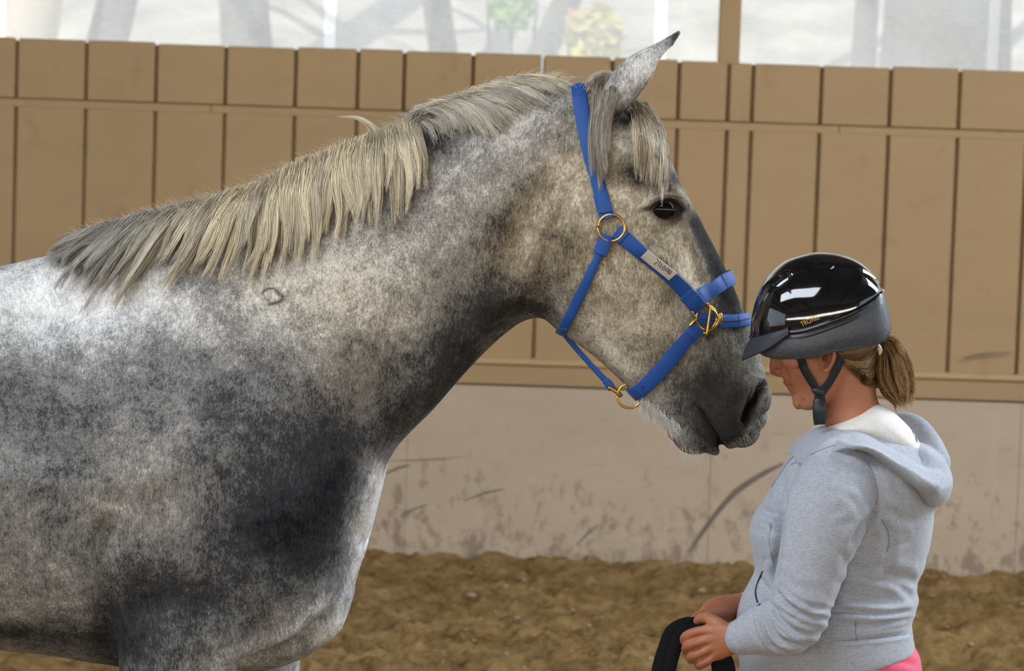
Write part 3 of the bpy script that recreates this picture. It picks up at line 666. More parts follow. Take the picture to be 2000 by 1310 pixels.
# coat pattern plus painted light and shade: (x, y, rx, ry, angle, change), over a mid grey
val = np.full(len(HV), .51); warm = np.full(len(HV), .30)
for b in [
    (60, 590, 190, 70, 0, .34), (230, 560, 160, 70, 0, .16), (30, 760, 120, 60, 0, -.12), (420, 640, 160, 80, 20, .10), (130, 680, 100, 50, 0, .06),  # withers brightened in the colour, as light from above
    (430, 760, 110, 60, 30, -.16), (420, 590, 40, 70, -30, -.14), (500, 680, 60, 90, -30, -.10), (290, 720, 80, 60, 0, -.06), (250, 900, 110, 90, 0, .05), (330, 1000, 90, 80, 0, .04), (150, 850, 110, 80, 0, -.10), (60, 800, 90, 60, 0, -.06), (330, 840, 260, 130, 0, -.07), (205, 1035, 40, 80, 0, .14), (120, 980, 160, 140, 0, -.07), (480, 900, 90, 80, 0, -.08), (600, 740, 80, 70, 0, -.05), (760, 700, 60, 60, 0, -.05), (200, 1080, 160, 120, 0, -.08), (420, 980, 80, 60, 0, -.04),
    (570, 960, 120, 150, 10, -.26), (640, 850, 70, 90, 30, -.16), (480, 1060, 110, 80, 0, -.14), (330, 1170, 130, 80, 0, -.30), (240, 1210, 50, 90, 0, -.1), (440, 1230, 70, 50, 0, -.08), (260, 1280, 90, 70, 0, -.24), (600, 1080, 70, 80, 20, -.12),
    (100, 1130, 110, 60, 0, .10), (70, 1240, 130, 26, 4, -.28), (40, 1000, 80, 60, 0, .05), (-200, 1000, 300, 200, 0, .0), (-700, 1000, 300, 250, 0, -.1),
    (655, 950, 32, 110, 12, -.20), (560, 1040, 90, 90, 10, -.10), (728, 985, 34, 80, 15, .38), (702, 1070, 20, 60, 10, .30), (655, 1222, 16, 60, 45, .28), (676, 1150, 12, 50, 25, .16), (640, 1190, 30, 40, 40, .14), (600, 1205, 80, 40, -40, .10), (460, 1285, 60, 30, -10, .12), (665, 1150, 26, 40, 25, -.02), (745, 930, 20, 30, 10, .2),  # breast brightening and dark fold edge: light and shade painted into the coat
    (560, 560, 170, 80, -20, .16), (690, 560, 90, 110, -30, .10), (760, 640, 60, 120, 30, .06), (760, 500, 70, 50, -30, .04), (700, 690, 60, 80, 30, -.06), (640, 720, 30, 60, 0, .08),
    (880, 670, 60, 120, 45, -.24), (960, 600, 60, 60, 30, -.26), (830, 780, 40, 110, 45, -.20), (760, 850, 40, 60, 40, -.14), (900, 740, 25, 90, 45, -.16), (1030, 600, 40, 20, 0, -.2),  # underside of the neck: dark coat plus painted shade
    (920, 400, 90, 60, -40, .06), (860, 330, 60, 40, -30, .10), (1000, 240, 90, 50, -20, .18), (960, 440, 40, 100, 35, -.14), (1010, 390, 26, 90, 38, -.14), (1040, 420, 30, 100, 35, .10), (880, 480, 60, 60, 0, -.04), (1060, 320, 60, 60, 0, .04),
    (850, 270, 40, 50, 0, -.34), (940, 215, 60, 22, -25, -.24), (790, 330, 40, 60, 0, -.06),  # dark bare crest, plus shadow painted below the mane locks
    (1110, 470, 60, 90, -10, -.06), (1060, 560, 40, 50, 0, -.14), (1130, 400, 40, 50, 0, .14), (1180, 360, 40, 60, 0, .16), (1090, 620, 60, 20, 20, -.12),
    (1240, 600, 110, 80, -40, .11), (1180, 670, 60, 40, 40, .08), (1210, 700, 60, 14, 42, .10), (1230, 500, 60, 50, 30, -.03), (1190, 560, 40, 50, 0, -.02),
    (1235, 340, 60, 30, 10, -.34), (1290, 350, 50, 18, 0, -.22), (1215, 285, 40, 36, 0, .20), (1240, 400, 36, 50, 0, .10), (1330, 460, 30, 70, -20, .06), (1345, 520, 16, 60, -25, .16), (1300, 375, 40, 12, 0, .14),
    (1385, 470, 20, 60, -28, -.30), (1404, 530, 18, 40, -25, -.25), (1228, 226, 26, 16, 0, -.4), (1240, 600, 100, 80, -40, .05), (1330, 650, 50, 60, -40, .06), (1420, 590, 30, 30, 0, -.20), (1320, 570, 26, 20, 40, -.26), (1440, 620, 20, 40, -20, -.10),  # face markings; the ear base is darkened as painted shadow
    (1400, 720, 90, 80, 0, -.20), (1360, 800, 60, 60, 0, -.22), (1440, 800, 60, 50, 0, -.24), (1390, 860, 60, 30, 0, -.18), (1430, 850, 40, 40, 0, -.10), (1330, 850, 30, 30, 0, .06), (1410, 620, 40, 30, 0, -.12), (1330, 730, 40, 50, 0, -.06),
    (1484, 690, 10, 40, -18, .12), (1270, 790, 40, 24, 40, .14), (1300, 740, 50, 40, 40, .02),
    (1265, 130, 60, 40, -45, .28), (1215, 190, 30, 30, 0, .14), (1320, 70, 16, 14, 0, -.25), (1215, 235, 24, 18, 0, -.20)]:
    val += b[5] * blob(Q, *b[:5])
for b in [(1240, 420, 160, 260, 0, .30), (1250, 600, 160, 160, 0, .45), (1150, 400, 120, 130, 0, .45), (950, 450, 180, 160, 0, .30), (1060, 430, 70, 160, 35, .5), (620, 560, 200, 110, 0, .35), (300, 960, 120, 100, 0, .25), (700, 700, 120, 160, 30, .25), (1400, 740, 120, 110, 0, .30), (1350, 450, 60, 90, 0, .4),
          (100, 600, 220, 100, 0, -.3), (540, 1050, 170, 150, 0, -.3), (690, 1060, 80, 160, 10, -.3), (1265, 130, 70, 60, 0, -.2)]:  # cooler where bluish daylight is painted on withers and breast
    warm += b[5] * blob(Q, *b[:5])
val += -.34 * line_w(Q, [(1250, 222), (1272, 190), (1297, 138), (1324, 76)], 6) - .14 * blob(Q, 1240, 190, 26, 26, 0)
val -= .50 * line_w(Q, [(1346, 415), (1372, 455), (1394, 500), (1416, 552), (1436, 600)], 17)
skin = np.zeros(len(HV))
skin = np.maximum(skin, np.exp(-(dn / np.where(sn < 0, 15, 6)) ** 4) * mz); skin = np.maximum(skin, np.exp(-(dm / 4.5) ** 2) * np.clip(am * 5 + .3, 0, 1))
skin = np.maximum(skin, np.clip(1.7 * blob(Q, 1305, 410, 33, 25, 0), 0, 1) ** 1.5); skin = np.maximum(skin, np.clip(1.6 * blob(Q, 1320, 409, 19, 21, 0), 0, 1)); skin = np.maximum(skin, .7 * line_w(Q, [(1276, 382), (1300, 371), (1334, 384)], 5)); skin = np.maximum(skin, .85 * blob(Q, 1262, 407, 14, 6, -10))
skin = np.maximum(skin, .55 * blob(Q, 1405, 830, 60, 50, 0))
skin = np.maximum(skin, .45 * blob(Q, 1415, 745, 75, 75, 0))
for L, w in (([(511, 573), (521, 565), (535, 563)], 2.0), ([(514, 574), (516, 583), (524, 586)], 1.6), ([(538, 566), (545, 573), (552, 580), (549, 587), (536, 592), (525, 594)], 3.2)):
    skin = np.maximum(skin, .92 * line_w(Q, L, w * 1.25, False) * (HV[:, 1] < 0))
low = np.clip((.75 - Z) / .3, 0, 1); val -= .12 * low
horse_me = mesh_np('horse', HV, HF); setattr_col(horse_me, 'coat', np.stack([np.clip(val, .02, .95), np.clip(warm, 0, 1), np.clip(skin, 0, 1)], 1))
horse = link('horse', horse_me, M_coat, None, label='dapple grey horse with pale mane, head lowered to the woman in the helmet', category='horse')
HB = BVHTree.FromPolygons([Vector(v) for v in HV], [tuple(int(i) for i in f) for F_ in HF for f in F_])
CO = Vector(CAM)
def hit(bvh, px, py):
    d = Vector(ray(px, py)).normalized(); h = bvh.ray_cast(CO, d); return h if h[0] is not None else None
def surf(px, py, off=0.0, bvh=None):
    bvh = bvh or HB; h = hit(bvh, px, py)
    if h is None:
        p = Vector(P(px, py, 0)); h = bvh.find_nearest(p)
    n = h[1]
    if n.dot(CO - h[0]) < 0: n = -n
    return np.array(h[0] + n * off), np.array(n)
# hooves
for k, c in enumerate(hoof_at):
    A = Acc(); ph = np.arange(28) / 28 * 2 * math.pi
    A.rings(np.stack([np.stack([c[0] + dx + r * np.cos(ph), c[1] + r * .92 * np.sin(ph), np.full(28, z)], 1) for r, z, dx in ((.066, .005, .012), (.068, .012, .012), (.056, .06, .0), (.048, .092, -.008), (.03, .095, -.01))])); link('hoof', A.mesh('hoof'), M_hoof, horse)
# eyes
for s in (-1, 1):
    e, n = surf(ECX - 3, ECY, 0.0); e = e + n * -0.0125; e2 = e * np.array([1, -s, 1]) if s > 0 else e
    A = Acc(); A.ball(e2 + np.array([.002, 0, 0]), (.0300, .0215, .0225), seg=32, rings=20); ey = link('eye', A.mesh('eye'), M_eye, horse)
    if s < 0: ey['label'] = 'glossy dark eye'
    A = Acc(); c = e2 + np.array([.006, s * .0206, .005]); 
    for k in range(1): A.tube([e2 + np.array([.004 + .0125 * math.cos(a), s * .0184 - s * .0012 * abs(math.sin(a)), .004 + .0115 * math.sin(a)]) for a in np.linspace(-.3, 1.7, 8)], [.0008, .0018, .0022, .0022, .002, .0018, .0012, .0006], 8, 3)
    link('iris', A.mesh('iris'), M_iris, ey)
    # upper lid with lashes
    pts = [(1268, 410), (1277, 399), (1290, 392), (1306, 389), (1320, 393), (1331, 404)]
    L = [surf(x, y, .001)[0] for x, y in pts]; L = [l * np.array([1, -s, 1]) if s > 0 else l for l in L]
    A = Acc(); A.tube(L, [.001, .0022, .0028, .0030, .0034, .003], 10, 4); link('eyelid', A.mesh('eyelid'), M_dark, horse)

# ------------------------------------------------------------------ hair: each strand a thin tapering tube
def strands_mesh(name, C, rad, colr):
    """C (S,K,3) centre lines, rad (S,K), colr (S,K,3)"""
    S, K = C.shape[:2]; t = np.gradient(C, axis=1); t /= np.linalg.norm(t, axis=2)[..., None] + 1e-9
    ref = np.array([0.31, 0.9, 0.3]); n1 = np.cross(t, ref); n1 /= np.linalg.norm(n1, axis=2)[..., None] + 1e-9; n2 = np.cross(t, n1)
    a = np.arange(3) / 3 * 2 * math.pi
    V = C[:, :, None] + rad[:, :, None, None] * (n1[:, :, None] * np.cos(a)[None, None, :, None] + n2[:, :, None] * np.sin(a)[None, None, :, None])
    b = (np.arange(S) * K * 3)[:, None, None]; k = (np.arange(K - 1) * 3)[None, :, None]; j = np.arange(3)[None, None]; j2 = (j + 1) % 3
    Fc = np.stack([b + k + j, b + k + j2, b + k + 3 + j2, b + k + 3 + j], -1).reshape(-1, 4)
    me = mesh_np(name, V.reshape(-1, 3), Fc); setattr_col(me, 'col', np.repeat(colr[:, :, None], 3, 2).reshape(-1, 3)); return me
def resample(paths, K):
    out = []
    for p in paths:
        c = catmull(np.array(p, float), 12); l = np.concatenate([[0], np.cumsum(np.hypot(*np.diff(c[:, :2], axis=0).T))]); u = np.linspace(0, l[-1], K)
        out.append(np.stack([np.interp(u, l, c[:, k]) for k in range(c.shape[1])], 1))
    return np.array(out)
def hair_from_guides(guides, n_clump, per, K=14, bvh=None, root_j=(5, 5), tip_j=6, clump_j=10, off=(.004, .022), y_root=(-.012, .012), len_j=(.82, 1.12), dens=None, curl=3.0, Yfree=0.0, r=None, Yfun=None, arc=.35):
    r = r or rng; Gd = resample(guides, K); nG = len(Gd); s = np.linspace(0, 1, K); out = []; clid = []
    for c in range(n_clump):
        u = r.uniform(0, nG - 1) if dens is None else np.interp(r.random(), *dens)
        i = min(int(u), nG - 2) if nG > 1 else 0; f = u - i if nG > 1 else 0
        base = Gd[i] * (1 - f) + Gd[min(i + 1, nG - 1)] * f
        le = r.uniform(*len_j); base = np.stack([np.interp(s * le, s, base[:, k], right=None) if le <= 1 else base[0, k] + (np.interp(s, s, base[:, k]) - base[0, k]) * (1 + (le - 1) * s) for k in range(2)], 1)
        cj = r.normal(0, clump_j, 2) * np.array([1, .35]); base = base + cj[None] * s[:, None] ** 1.3
        ph = r.uniform(0, 6.28); amp = r.uniform(.3, 1) * curl; base[:, 0] += amp * np.sin(s * 5 + ph) * s
        lay = r.uniform(0, 1); yr = r.uniform(*y_root)
        for k in range(per):
            rj = r.normal(0, 1, 2) * np.array(root_j); tj = r.normal(0, tip_j, 2) * .5
            p = base + rj[None] * (1 - s[:, None]) + tj[None] * s[:, None] + (r.normal(0, 1.2, 2))[None] * np.sin(s * math.pi)[:, None]
            l2 = r.uniform(.75, 1.0); p = np.stack([np.interp(s * l2, s, p[:, q]) for q in range(2)], 1)
            o = off[0] + (off[1] - off[0]) * np.clip(lay + r.normal(0, .12), 0, 1)
            out.append((p, o, yr + r.normal(0, .004))); clid.append(c)
    S = len(out); PX = np.array([o[0] for o in out]); OF = np.array([o[1] for o in out]); YR = np.array([o[2] for o in out])
    # depth over the skin, from a coarse grid of rays
    Y = np.empty((S, K))
    if Yfun is None:
        g = {}
        for a in range(S):
            for k in range(K):
                key = (int(PX[a, k, 0] // 6), int(PX[a, k, 1] // 6))
                if key not in g:
                    h = hit(bvh or HB, key[0] * 6 + 3, key[1] * 6 + 3); g[key] = h[0].y if h else np.nan
                Y[a, k] = g[key]
        Y = np.where(np.isnan(Y), Yfree, Y)
    else: Y = Yfun(PX)
    w = np.clip(s / arc, 0, 1)[None]; w = w * w * (3 - 2 * w)
    for it in range(3):
        Y[:, 1:-1] = (Y[:, :-2] + 2 * Y[:, 1:-1] + Y[:, 2:]) / 4
    Yt = (Y - OF[:, None]) * w + YR[:, None] * (1 - w)
    return Pa(PX.reshape(-1, 2), Yt.reshape(-1)).reshape(S, K, 3), np.array(clid), PX
def hair_cols(clid, K, light, dark, r, root_dark=.25, mix=None):
    nC = clid.max() + 1; c = r.random(nC) if mix is None else mix
    a = np.clip(c[clid] + r.normal(0, .18, len(clid)), 0, 1)[:, None, None]; s = np.linspace(0, 1, K)[None, :, None]
    col = np.array(dark)[None, None] * (1 - a) + np.array(light)[None, None] * a
    return np.clip(col * (1 - root_dark * (1 - s) ** 2), 0, 1)
def hair_rad(S, K, r0, tip=.35):
    s = np.linspace(0, 1, K)[None]; return np.repeat(r0 * (1 - (1 - tip) * s ** 2.5), S, 0)
MG = [[(175, 452), (140, 464), (110, 478), (88, 492)], [(215, 438), (165, 470), (125, 505), (108, 528)], [(255, 428), (205, 470), (155, 520), (130, 560)], [(300, 414), (252, 458), (200, 525), (165, 580)],
      [(355, 401), (310, 448), (270, 515), (235, 575)], [(415, 386), (375, 432), (342, 492), (298, 552)], [(460, 375), (428, 418), (400, 472), (352, 545)], [(500, 362), (474, 412), (462, 465), (440, 525)],
      [(535, 345), (515, 402), (508, 462), (482, 528)], [(568, 328), (555, 392), (553, 452), (545, 518)], [(602, 313), (590, 380), (592, 442), (584, 500)], [(640, 297), (628, 360), (628, 422), (620, 488)],
      [(682, 281), (670, 345), (672, 402), (662, 458)], [(722, 267), (714, 322), (712, 382), (706, 440)], [(756, 254), (755, 312), (757, 372), (752, 422)], [(785, 243), (796, 300), (802, 350), (798, 398)], [(806, 233), (820, 280), (829, 320), (834, 356)]]
r1 = np.random.default_rng(3)
LGT, DRK = (.76, .645, .44), (.30, .25, .185)
def mane_mix(PX, ids, lo, hi):
    cx = np.array([PX[ids == c, 0, 0].mean() for c in range(ids.max() + 1)]); return np.clip(lo + (hi - lo) * r1.random(len(cx)) - .28 * np.clip((500 - cx) / 250, 0, .9), 0, 1)
Ca, ida, PXa = hair_from_guides(MG, 200, 28, off=(.002, .010), r=r1, clump_j=8, root_j=(6, 4), tip_j=9, len_j=(.55, .95), curl=4); cola = hair_cols(ida, 14, LGT, DRK, r1, .0, mane_mix(PXa, ida, .0, .55))  # underlayer coloured darker, painting the shade between locks
Cb, idb, PXb = hair_from_guides(MG, 140, 46, off=(.012, .030), r=r1, clump_j=13, root_j=(7.5, 4), tip_j=5.0, len_j=(.68, 1.2), curl=8); colb = hair_cols(idb, 14, LGT, DRK, r1, .0, mane_mix(PXb, idb, .25, 1.15))
MF = [[(798, 242), (815, 234), (834, 246), (846, 280)], [(815, 234), (842, 226), (872, 246), (892, 284)], [(845, 220), (880, 214), (914, 236), (938, 272)], [(880, 206), (915, 204), (950, 224), (975, 256)], [(920, 192), (950, 190), (985, 202), (1010, 226)]]
Cf, idf, PXf = hair_from_guides(MF, 46, 22, off=(.001, .008), r=r1, clump_j=6, root_j=(10, 5), tip_j=9, arc=.3, len_j=(.6, 1.05)); colf = hair_cols(idf, 14, (.50, .45, .37), (.20, .18, .16), r1, .1)
for c_, p_ in ((cola, PXa), (colb, PXb)):              # the mane turns grey towards the withers
    g_ = np.clip((470 - p_[:, :1, 0]) / 300, 0, .8)[..., None]; c_[:] = c_ * (1 - g_) + c_.mean(2, keepdims=True) * np.array((1.0, .97, .90)) * g_
C1 = np.concatenate([Ca, Cb, Cf]); col1 = np.concatenate([cola, colb, colf])
MH = [[(812, 226), (838, 214), (866, 232), (884, 268)], [(830, 214), (870, 202), (908, 226), (936, 262)], [(862, 200), (900, 200), (936, 226), (968, 272)], [(905, 188), (945, 190), (985, 206), (1018, 226)], [(940, 174), (985, 174), (1018, 190), (1044, 206)], [(985, 160), (1030, 163), (1060, 178), (1078, 196)], [(1030, 151), (1068, 153), (1094, 162), (1112, 172)]]
C2, id2, PX2 = hair_from_guides(MH, 84, 38, off=(.004, .020), r=r1, clump_j=7, root_j=(10, 3), tip_j=9, arc=.5, len_j=(.7, 1.1))
col2 = hair_cols(id2, 14, (.78, .69, .54), (.36, .32, .27), r1, .1)
ST = [[(738, 262), (728, 243), (700, 229), (652, 228)], [(736, 264), (722, 244), (696, 230), (655, 229)]]
C3, id3, _ = hair_from_guides(ST, 3, 14, r=r1, clump_j=1, root_j=(5, 3), tip_j=2, off=(.0, .004), len_j=(.97, 1.0), curl=.5, Yfun=lambda p: np.zeros(p.shape[:2])); col3 = hair_cols(id3, 14, (.75, .66, .5), (.6, .52, .4), r1, .1)
# short fuzz standing along the crest
fz = []; crest = catmull(np.array([(150, 462), (260, 428), (360, 402), (460, 377), (560, 333), (660, 290), (760, 253), (830, 213), (900, 187), (980, 160), (1060, 150), (1105, 160)], float), 30)
for k in range(700):
    p = crest[r1.integers(len(crest))] + r1.normal(0, 3, 2); a = r1.uniform(.3, 1.3) * (1 if p[0] > 800 else -1); L = r1.uniform(12, 34)
    s = np.linspace(0, 1, 14); fz.append(np.stack([p[0] + np.sin(a * s * 1.4) * L * s, p[1] + 8 - np.cos(a * s) * L * s], 1))
fz = np.array(fz); C4 = Pa(fz.reshape(-1, 2), np.repeat(r1.uniform(-.02, .02, len(fz)), 14)).reshape(len(fz), 14, 3); col4 = np.full((len(fz), 14, 3), 1.0) * np.array((.60, .52, .38))
CC = np.concatenate([C1, C2, C3, C4]); RR = np.concatenate([hair_rad(len(C1), 14, .00068), hair_rad(len(C2), 14, .00064), hair_rad(len(C3), 14, .0007), hair_rad(len(C4), 14, .00032)])
link('mane', strands_mesh('mane', CC, RR, np.concatenate([col1, col2, col3, col4])), M_hair, horse, kind='stuff', label='cream and grey mane falling to the near side')
FG = [[(1166, 158), (1164, 200), (1158, 260), (1160, 330)], [(1178, 152), (1172, 210), (1166, 280), (1170, 360)], [(1192, 152), (1182, 215), (1176, 285), (1182, 350)], [(1204, 156), (1196, 205), (1190, 260), (1188, 320)]]
C5, id5, _ = hair_from_guides(FG, 22, 34, off=(.010, .024), r=r1, clump_j=5, root_j=(5, 5), tip_j=5, y_root=(-.05, -.02), arc=.25); col5 = hair_cols(id5, 14, (.47, .40, .31), (.22, .19, .15), r1, .2)
FH = [[(1232, 205), (1236, 250), (1240, 300), (1244, 340)], [(1244, 203), (1258, 240), (1262, 295), (1258, 352)], [(1252, 206), (1272, 245), (1280, 305), (1276, 366)], [(1256, 208), (1284, 250), (1294, 310), (1292, 372)], [(1258, 212), (1294, 262), (1306, 316), (1302, 350)]]
C6, id6, _ = hair_from_guides(FH, 42, 38, off=(.006, .024), r=r1, clump_j=5, root_j=(5, 5), tip_j=5, y_root=(-.03, .02), arc=.45); col6 = hair_cols(id6, 14, (.60, .49, .33), (.20, .155, .105), r1, .35)
LW = [[(1280, 300), (1287, 340), (1291, 380), (1292, 424)], [(1284, 300), (1294, 340), (1293, 385), (1291, 410)]]
C6b, id6b, _ = hair_from_guides(LW, 3, 7, off=(.014, .020), r=r1, clump_j=1, root_j=(3, 3), tip_j=2, y_root=(-.09, -.09), arc=.1); col6b = hair_cols(id6b, 14, (.7, .62, .48), (.6, .52, .4), r1, 0)
FT = [[(1150, 178), (1152, 160), (1168, 149), (1196, 150)], [(1160, 180), (1164, 158), (1184, 146), (1212, 156)], [(1176, 182), (1182, 160), (1198, 150), (1206, 172)]]
C7, id7, _ = hair_from_guides(FT, 34, 18, r=r1, clump_j=5, root_j=(7, 4), tip_j=8, off=(.0, .02), y_root=(-.04, .03), Yfun=lambda p: np.full(p.shape[:2], -.02)); col7 = hair_cols(id7, 14, (.60, .52, .40), (.32, .28, .22), r1, .2)
CC = np.concatenate([C5, C6, C6b, C7]); RR = np.concatenate([hair_rad(len(C5), 14, .0006), hair_rad(len(C6), 14, .0006), hair_rad(len(C6b), 14, .0006), hair_rad(len(C7), 14, .0007)])
link('forelock', strands_mesh('forelock', CC, RR, np.concatenate([col5, col6, col6b, col7])), M_hair, horse, kind='stuff', label='cream forelock falling round the ear and over the brow')
# whiskers and chin hair
wk = []; wr = []; wc = []
def tuft(n, x0, y0, x1, y1, dx, dy, L, rad, colr, jit=6):
    for k in range(n):
        t = r1.random(); p = np.array([x0 + (x1 - x0) * t, y0 + (y1 - y0) * t]) + r1.normal(0, jit, 2); b, nn = surf(p[0], p[1], -.001)
        d = np.array([dx, dy]) + r1.normal(0, .28, 2); d /= np.linalg.norm(d); l = L * r1.uniform(.4, 1.1); s = np.linspace(0, 1, 8)
        q = p[None] + d[None] * (s * l)[:, None] + np.stack([0 * s, 6 * s * s], 1); yy = b[1] - .004 * s - np.where(s > 0, .004, 0)
        wk.append(Pa(q, yy)); wr.append(rad * (1 - .75 * s)); wc.append(np.tile(np.array(colr) * r1.uniform(.7, 1.1), (8, 1)))
tuft(520, 1248, 778, 1318, 832, .35, .94, 26, .00042, (.72, .69, .62), 5)
tuft(60, 1325, 872, 1390, 888, .1, 1, 32, .00022, (.7, .64, .52), 2); tuft(18, 1415, 872, 1458, 845, .6, .8, 24, .00018, (.66, .6, .48), 2); tuft(18, 1462, 834, 1500, 800, .75, .65, 24, .00018, (.66, .6, .48), 1)
link('whiskers', strands_mesh('whiskers', np.array(wk), np.array(wr), np.array(wc)), M_hair, horse, kind='stuff')
# ------------------------------------------------------------------ the halter
hz = P(1300, 500, 0); halter = empty('halter', (hz[0], 0, hz[2]), label='blue nylon halter with brass rings and a white tape label, worn by the grey horse', category='halter')
def put(name, A, mat, parent=halter, **kw):
    o = link(name, A.mesh(name), mat, None, **kw); r = parent
    o.parent = r; o.matrix_parent_inverse = Matrix.Translation(-Vector(parent_world(r))); return o
def parent_world(r):
    return Vector(r.location) if r.parent is None else Vector((0, 0, 0))     # parts keep their world place
def band(A, C, Nn, wd, th=.0026, seg=None):
    """a flat strap: centre line C (n,3), outward normals, full width"""
    C = np.asarray(C, float); Nn = np.asarray(Nn, float); wd = np.broadcast_to(np.asarray(wd, float), (len(C),))
    t = np.gradient(C, axis=0); t /= np.linalg.norm(t, axis=1)[:, None] + 1e-9
    w = np.cross(t, Nn); w /= np.linalg.norm(w, axis=1)[:, None] + 1e-9; n = np.cross(w, t)
    o = lambda a, b: C + w * (wd * a)[:, None] + n * b
    A.rings(np.stack([o(-.5, 0), o(-.5, th * .7), o(-.46, th), o(.46, th), o(.5, th * .7), o(.5, 0)], 1))
def on_skin(pts, off=.002, per=10, smooth=3):
    """picture points + width -> points lying on the coat"""
    S = catmull(np.array(pts, float), per); C = []; Nn = []
    for q in S:
        c, n = surf(q[0], q[1], off); C.append(c); Nn.append(n)
    C = np.array(C); Nn = np.array(Nn)
    for k in range(smooth):
        C[1:-1] = (C[:-2] + 2 * C[1:-1] + C[2:]) / 4; Nn[1:-1] = (Nn[:-2] + 2 * Nn[1:-1] + Nn[2:]) / 4
    Nn /= np.linalg.norm(Nn, axis=1)[:, None]; return C, Nn, S[:, 2] * .00098
MIR = np.array([1, -1, 1.0])
def around(pts, crossing, off=.003, n_out=None, per=10, wcross=None):
    """strap up the near side, over the middle at `crossing` and down the far side"""
    C, Nn, W = on_skin(pts, off, per); mid_p = np.array(crossing, float); no = np.array(n_out, float); no /= np.linalg.norm(no)
    CC = np.concatenate([C, mid_p[None], (C * MIR)[::-1]]); NN = np.concatenate([Nn, no[None], (Nn * MIR)[::-1]]); WW = np.concatenate([W, [wcross or W[-1]], W[::-1]])
    i = len(C); A_ = np.concatenate([CC, NN, WW[:, None]], 1); pick = list(range(0, i - 1, 3)) + [i - 1 if False else i - 2, i, i + 2] + list(range(i + 2 + 1, len(A_), 3)); pick = sorted(set(pick) | {0, len(A_) - 1})
    S = catmull(A_[pick], 5)
    for k in range(2): S[1:-1, :3] = (S[:-2, :3] + 2 * S[1:-1, :3] + S[2:, :3]) / 4
    # lift anything that would sink into the skin
    for q in S:
        h = HB.find_nearest(Vector(q[:3])); d = (Vector(q[:3]) - h[0]).dot(h[1])
        if d < off: q[:3] += np.array(h[1]) * (off - d)
    return S[:, :3], S[:, 3:6], S[:, 6]
def top_cross(px, py, off=.004): return P(px, py, 0)
# crown and cheek piece over the poll
A = Acc(); band(A, *around([(1186, 424, 26), (1178, 392, 27), (1166, 350, 27), (1152, 300, 27), (1142, 252, 28), (1135, 212, 29), (1131, 186, 29)], P(1128, 162, 0), .003, (-.2, 0, 1))); put('crown_strap', A, M_blue)
A = Acc(); C, Nn, W = on_skin([(1173, 378, 30), (1180, 404, 30), (1187, 428, 28)], .0055); band(A, C, Nn, W, .003); put('crown_fold', A, M_blue)
A = Acc(); C, Nn, W = on_skin([(1172, 418, 1), (1184, 416, 1), (1197, 413, 1)], .0092); A.tube(C[::4], .0011, 6, 2); put('stitch', A, M_navy)
def ring(name, cx, cy, rad, th, tilt=None, Yc=None, nrm=None, mat=None, sq=1.0):
    if Yc is None: c, n = surf(cx, cy, .006)
    else: c = P(cx, cy, Yc); n = np.array([0, -1.0, 0])
    if nrm is not None: n = np.array(nrm, float)
    n = n / np.linalg.norm(n); a = np.cross(n, [0, 0, 1.0]); a /= np.linalg.norm(a); b = np.cross(n, a); ph = np.linspace(0, 2 * math.pi, 41)
    A = Acc(); A.tube(c + a * (np.cos(ph) * rad)[:, None] + b * (np.sin(ph) * rad * sq)[:, None], th, 10, 1, False); return put(name, A, mat or M_brass)
for s in (1,): ring('ring', 1194, 445, .0255, .0026)['label'] = 'brass ring below the temple'
# throat strap
A = Acc(); C, Nn, W = on_skin([(1186, 458, 27), (1180, 476, 27), (1172, 496, 27)], .006); band(A, C, Nn, W, .0034); put('throat_fold', A, M_blue)
A = Acc(); band(A, *around([(1176, 482, 22), (1168, 502, 15), (1158, 524, 17), (1142, 560, 19), (1124, 596, 20), (1108, 628, 20), (1103, 640, 19)], P(1097, 645, 0) + np.array([0, 0, -.002]), .004, (-.4, 0, -1))); put('throat_strap', A, M_blue)
# chin connector hanging free below the jaw
def free_band(pts, Y, nrm, th=.0026):
    S = catmull(np.array(pts, float), 8); C = Pa(S[:, :2], Y); return C, np.tile(np.array(nrm, float), (len(C), 1)), S[:, 2] * .00098
A = Acc(); band(A, *free_band([(1098, 646, 12), (1120, 674, 11), (1150, 708, 11), (1178, 738, 12), (1193, 754, 12)], -.004, (0, -1, 0))); put('chin_connector', A, M_blue)
A = Acc(); band(A, *free_band([(1182, 742, 15), (1190, 751, 17), (1196, 760, 15)], -.007, (0, -1, 0), .004)); put('connector_end', A, M_blue)
A = Acc(); A.tube(Pa([(1190, 757), (1197, 760), (1205, 766), (1211, 771)], -.012), [.0032, .0042, .0036, .0022], 10, 4); put('snap', A, M_brass)
A = Acc(); A.tube(Pa([(1201, 757), (1209, 766), (1214, 772), (1210, 774)], -.006), [.002, .0024, .0026, .002], 8, 4); put('snap_gate', A, M_steel)
ring('chin_ring', 1229, 773, .0238, .0024, Yc=-.010, nrm=(.12, -1, .06))['label'] = 'brass ring hanging under the chin'
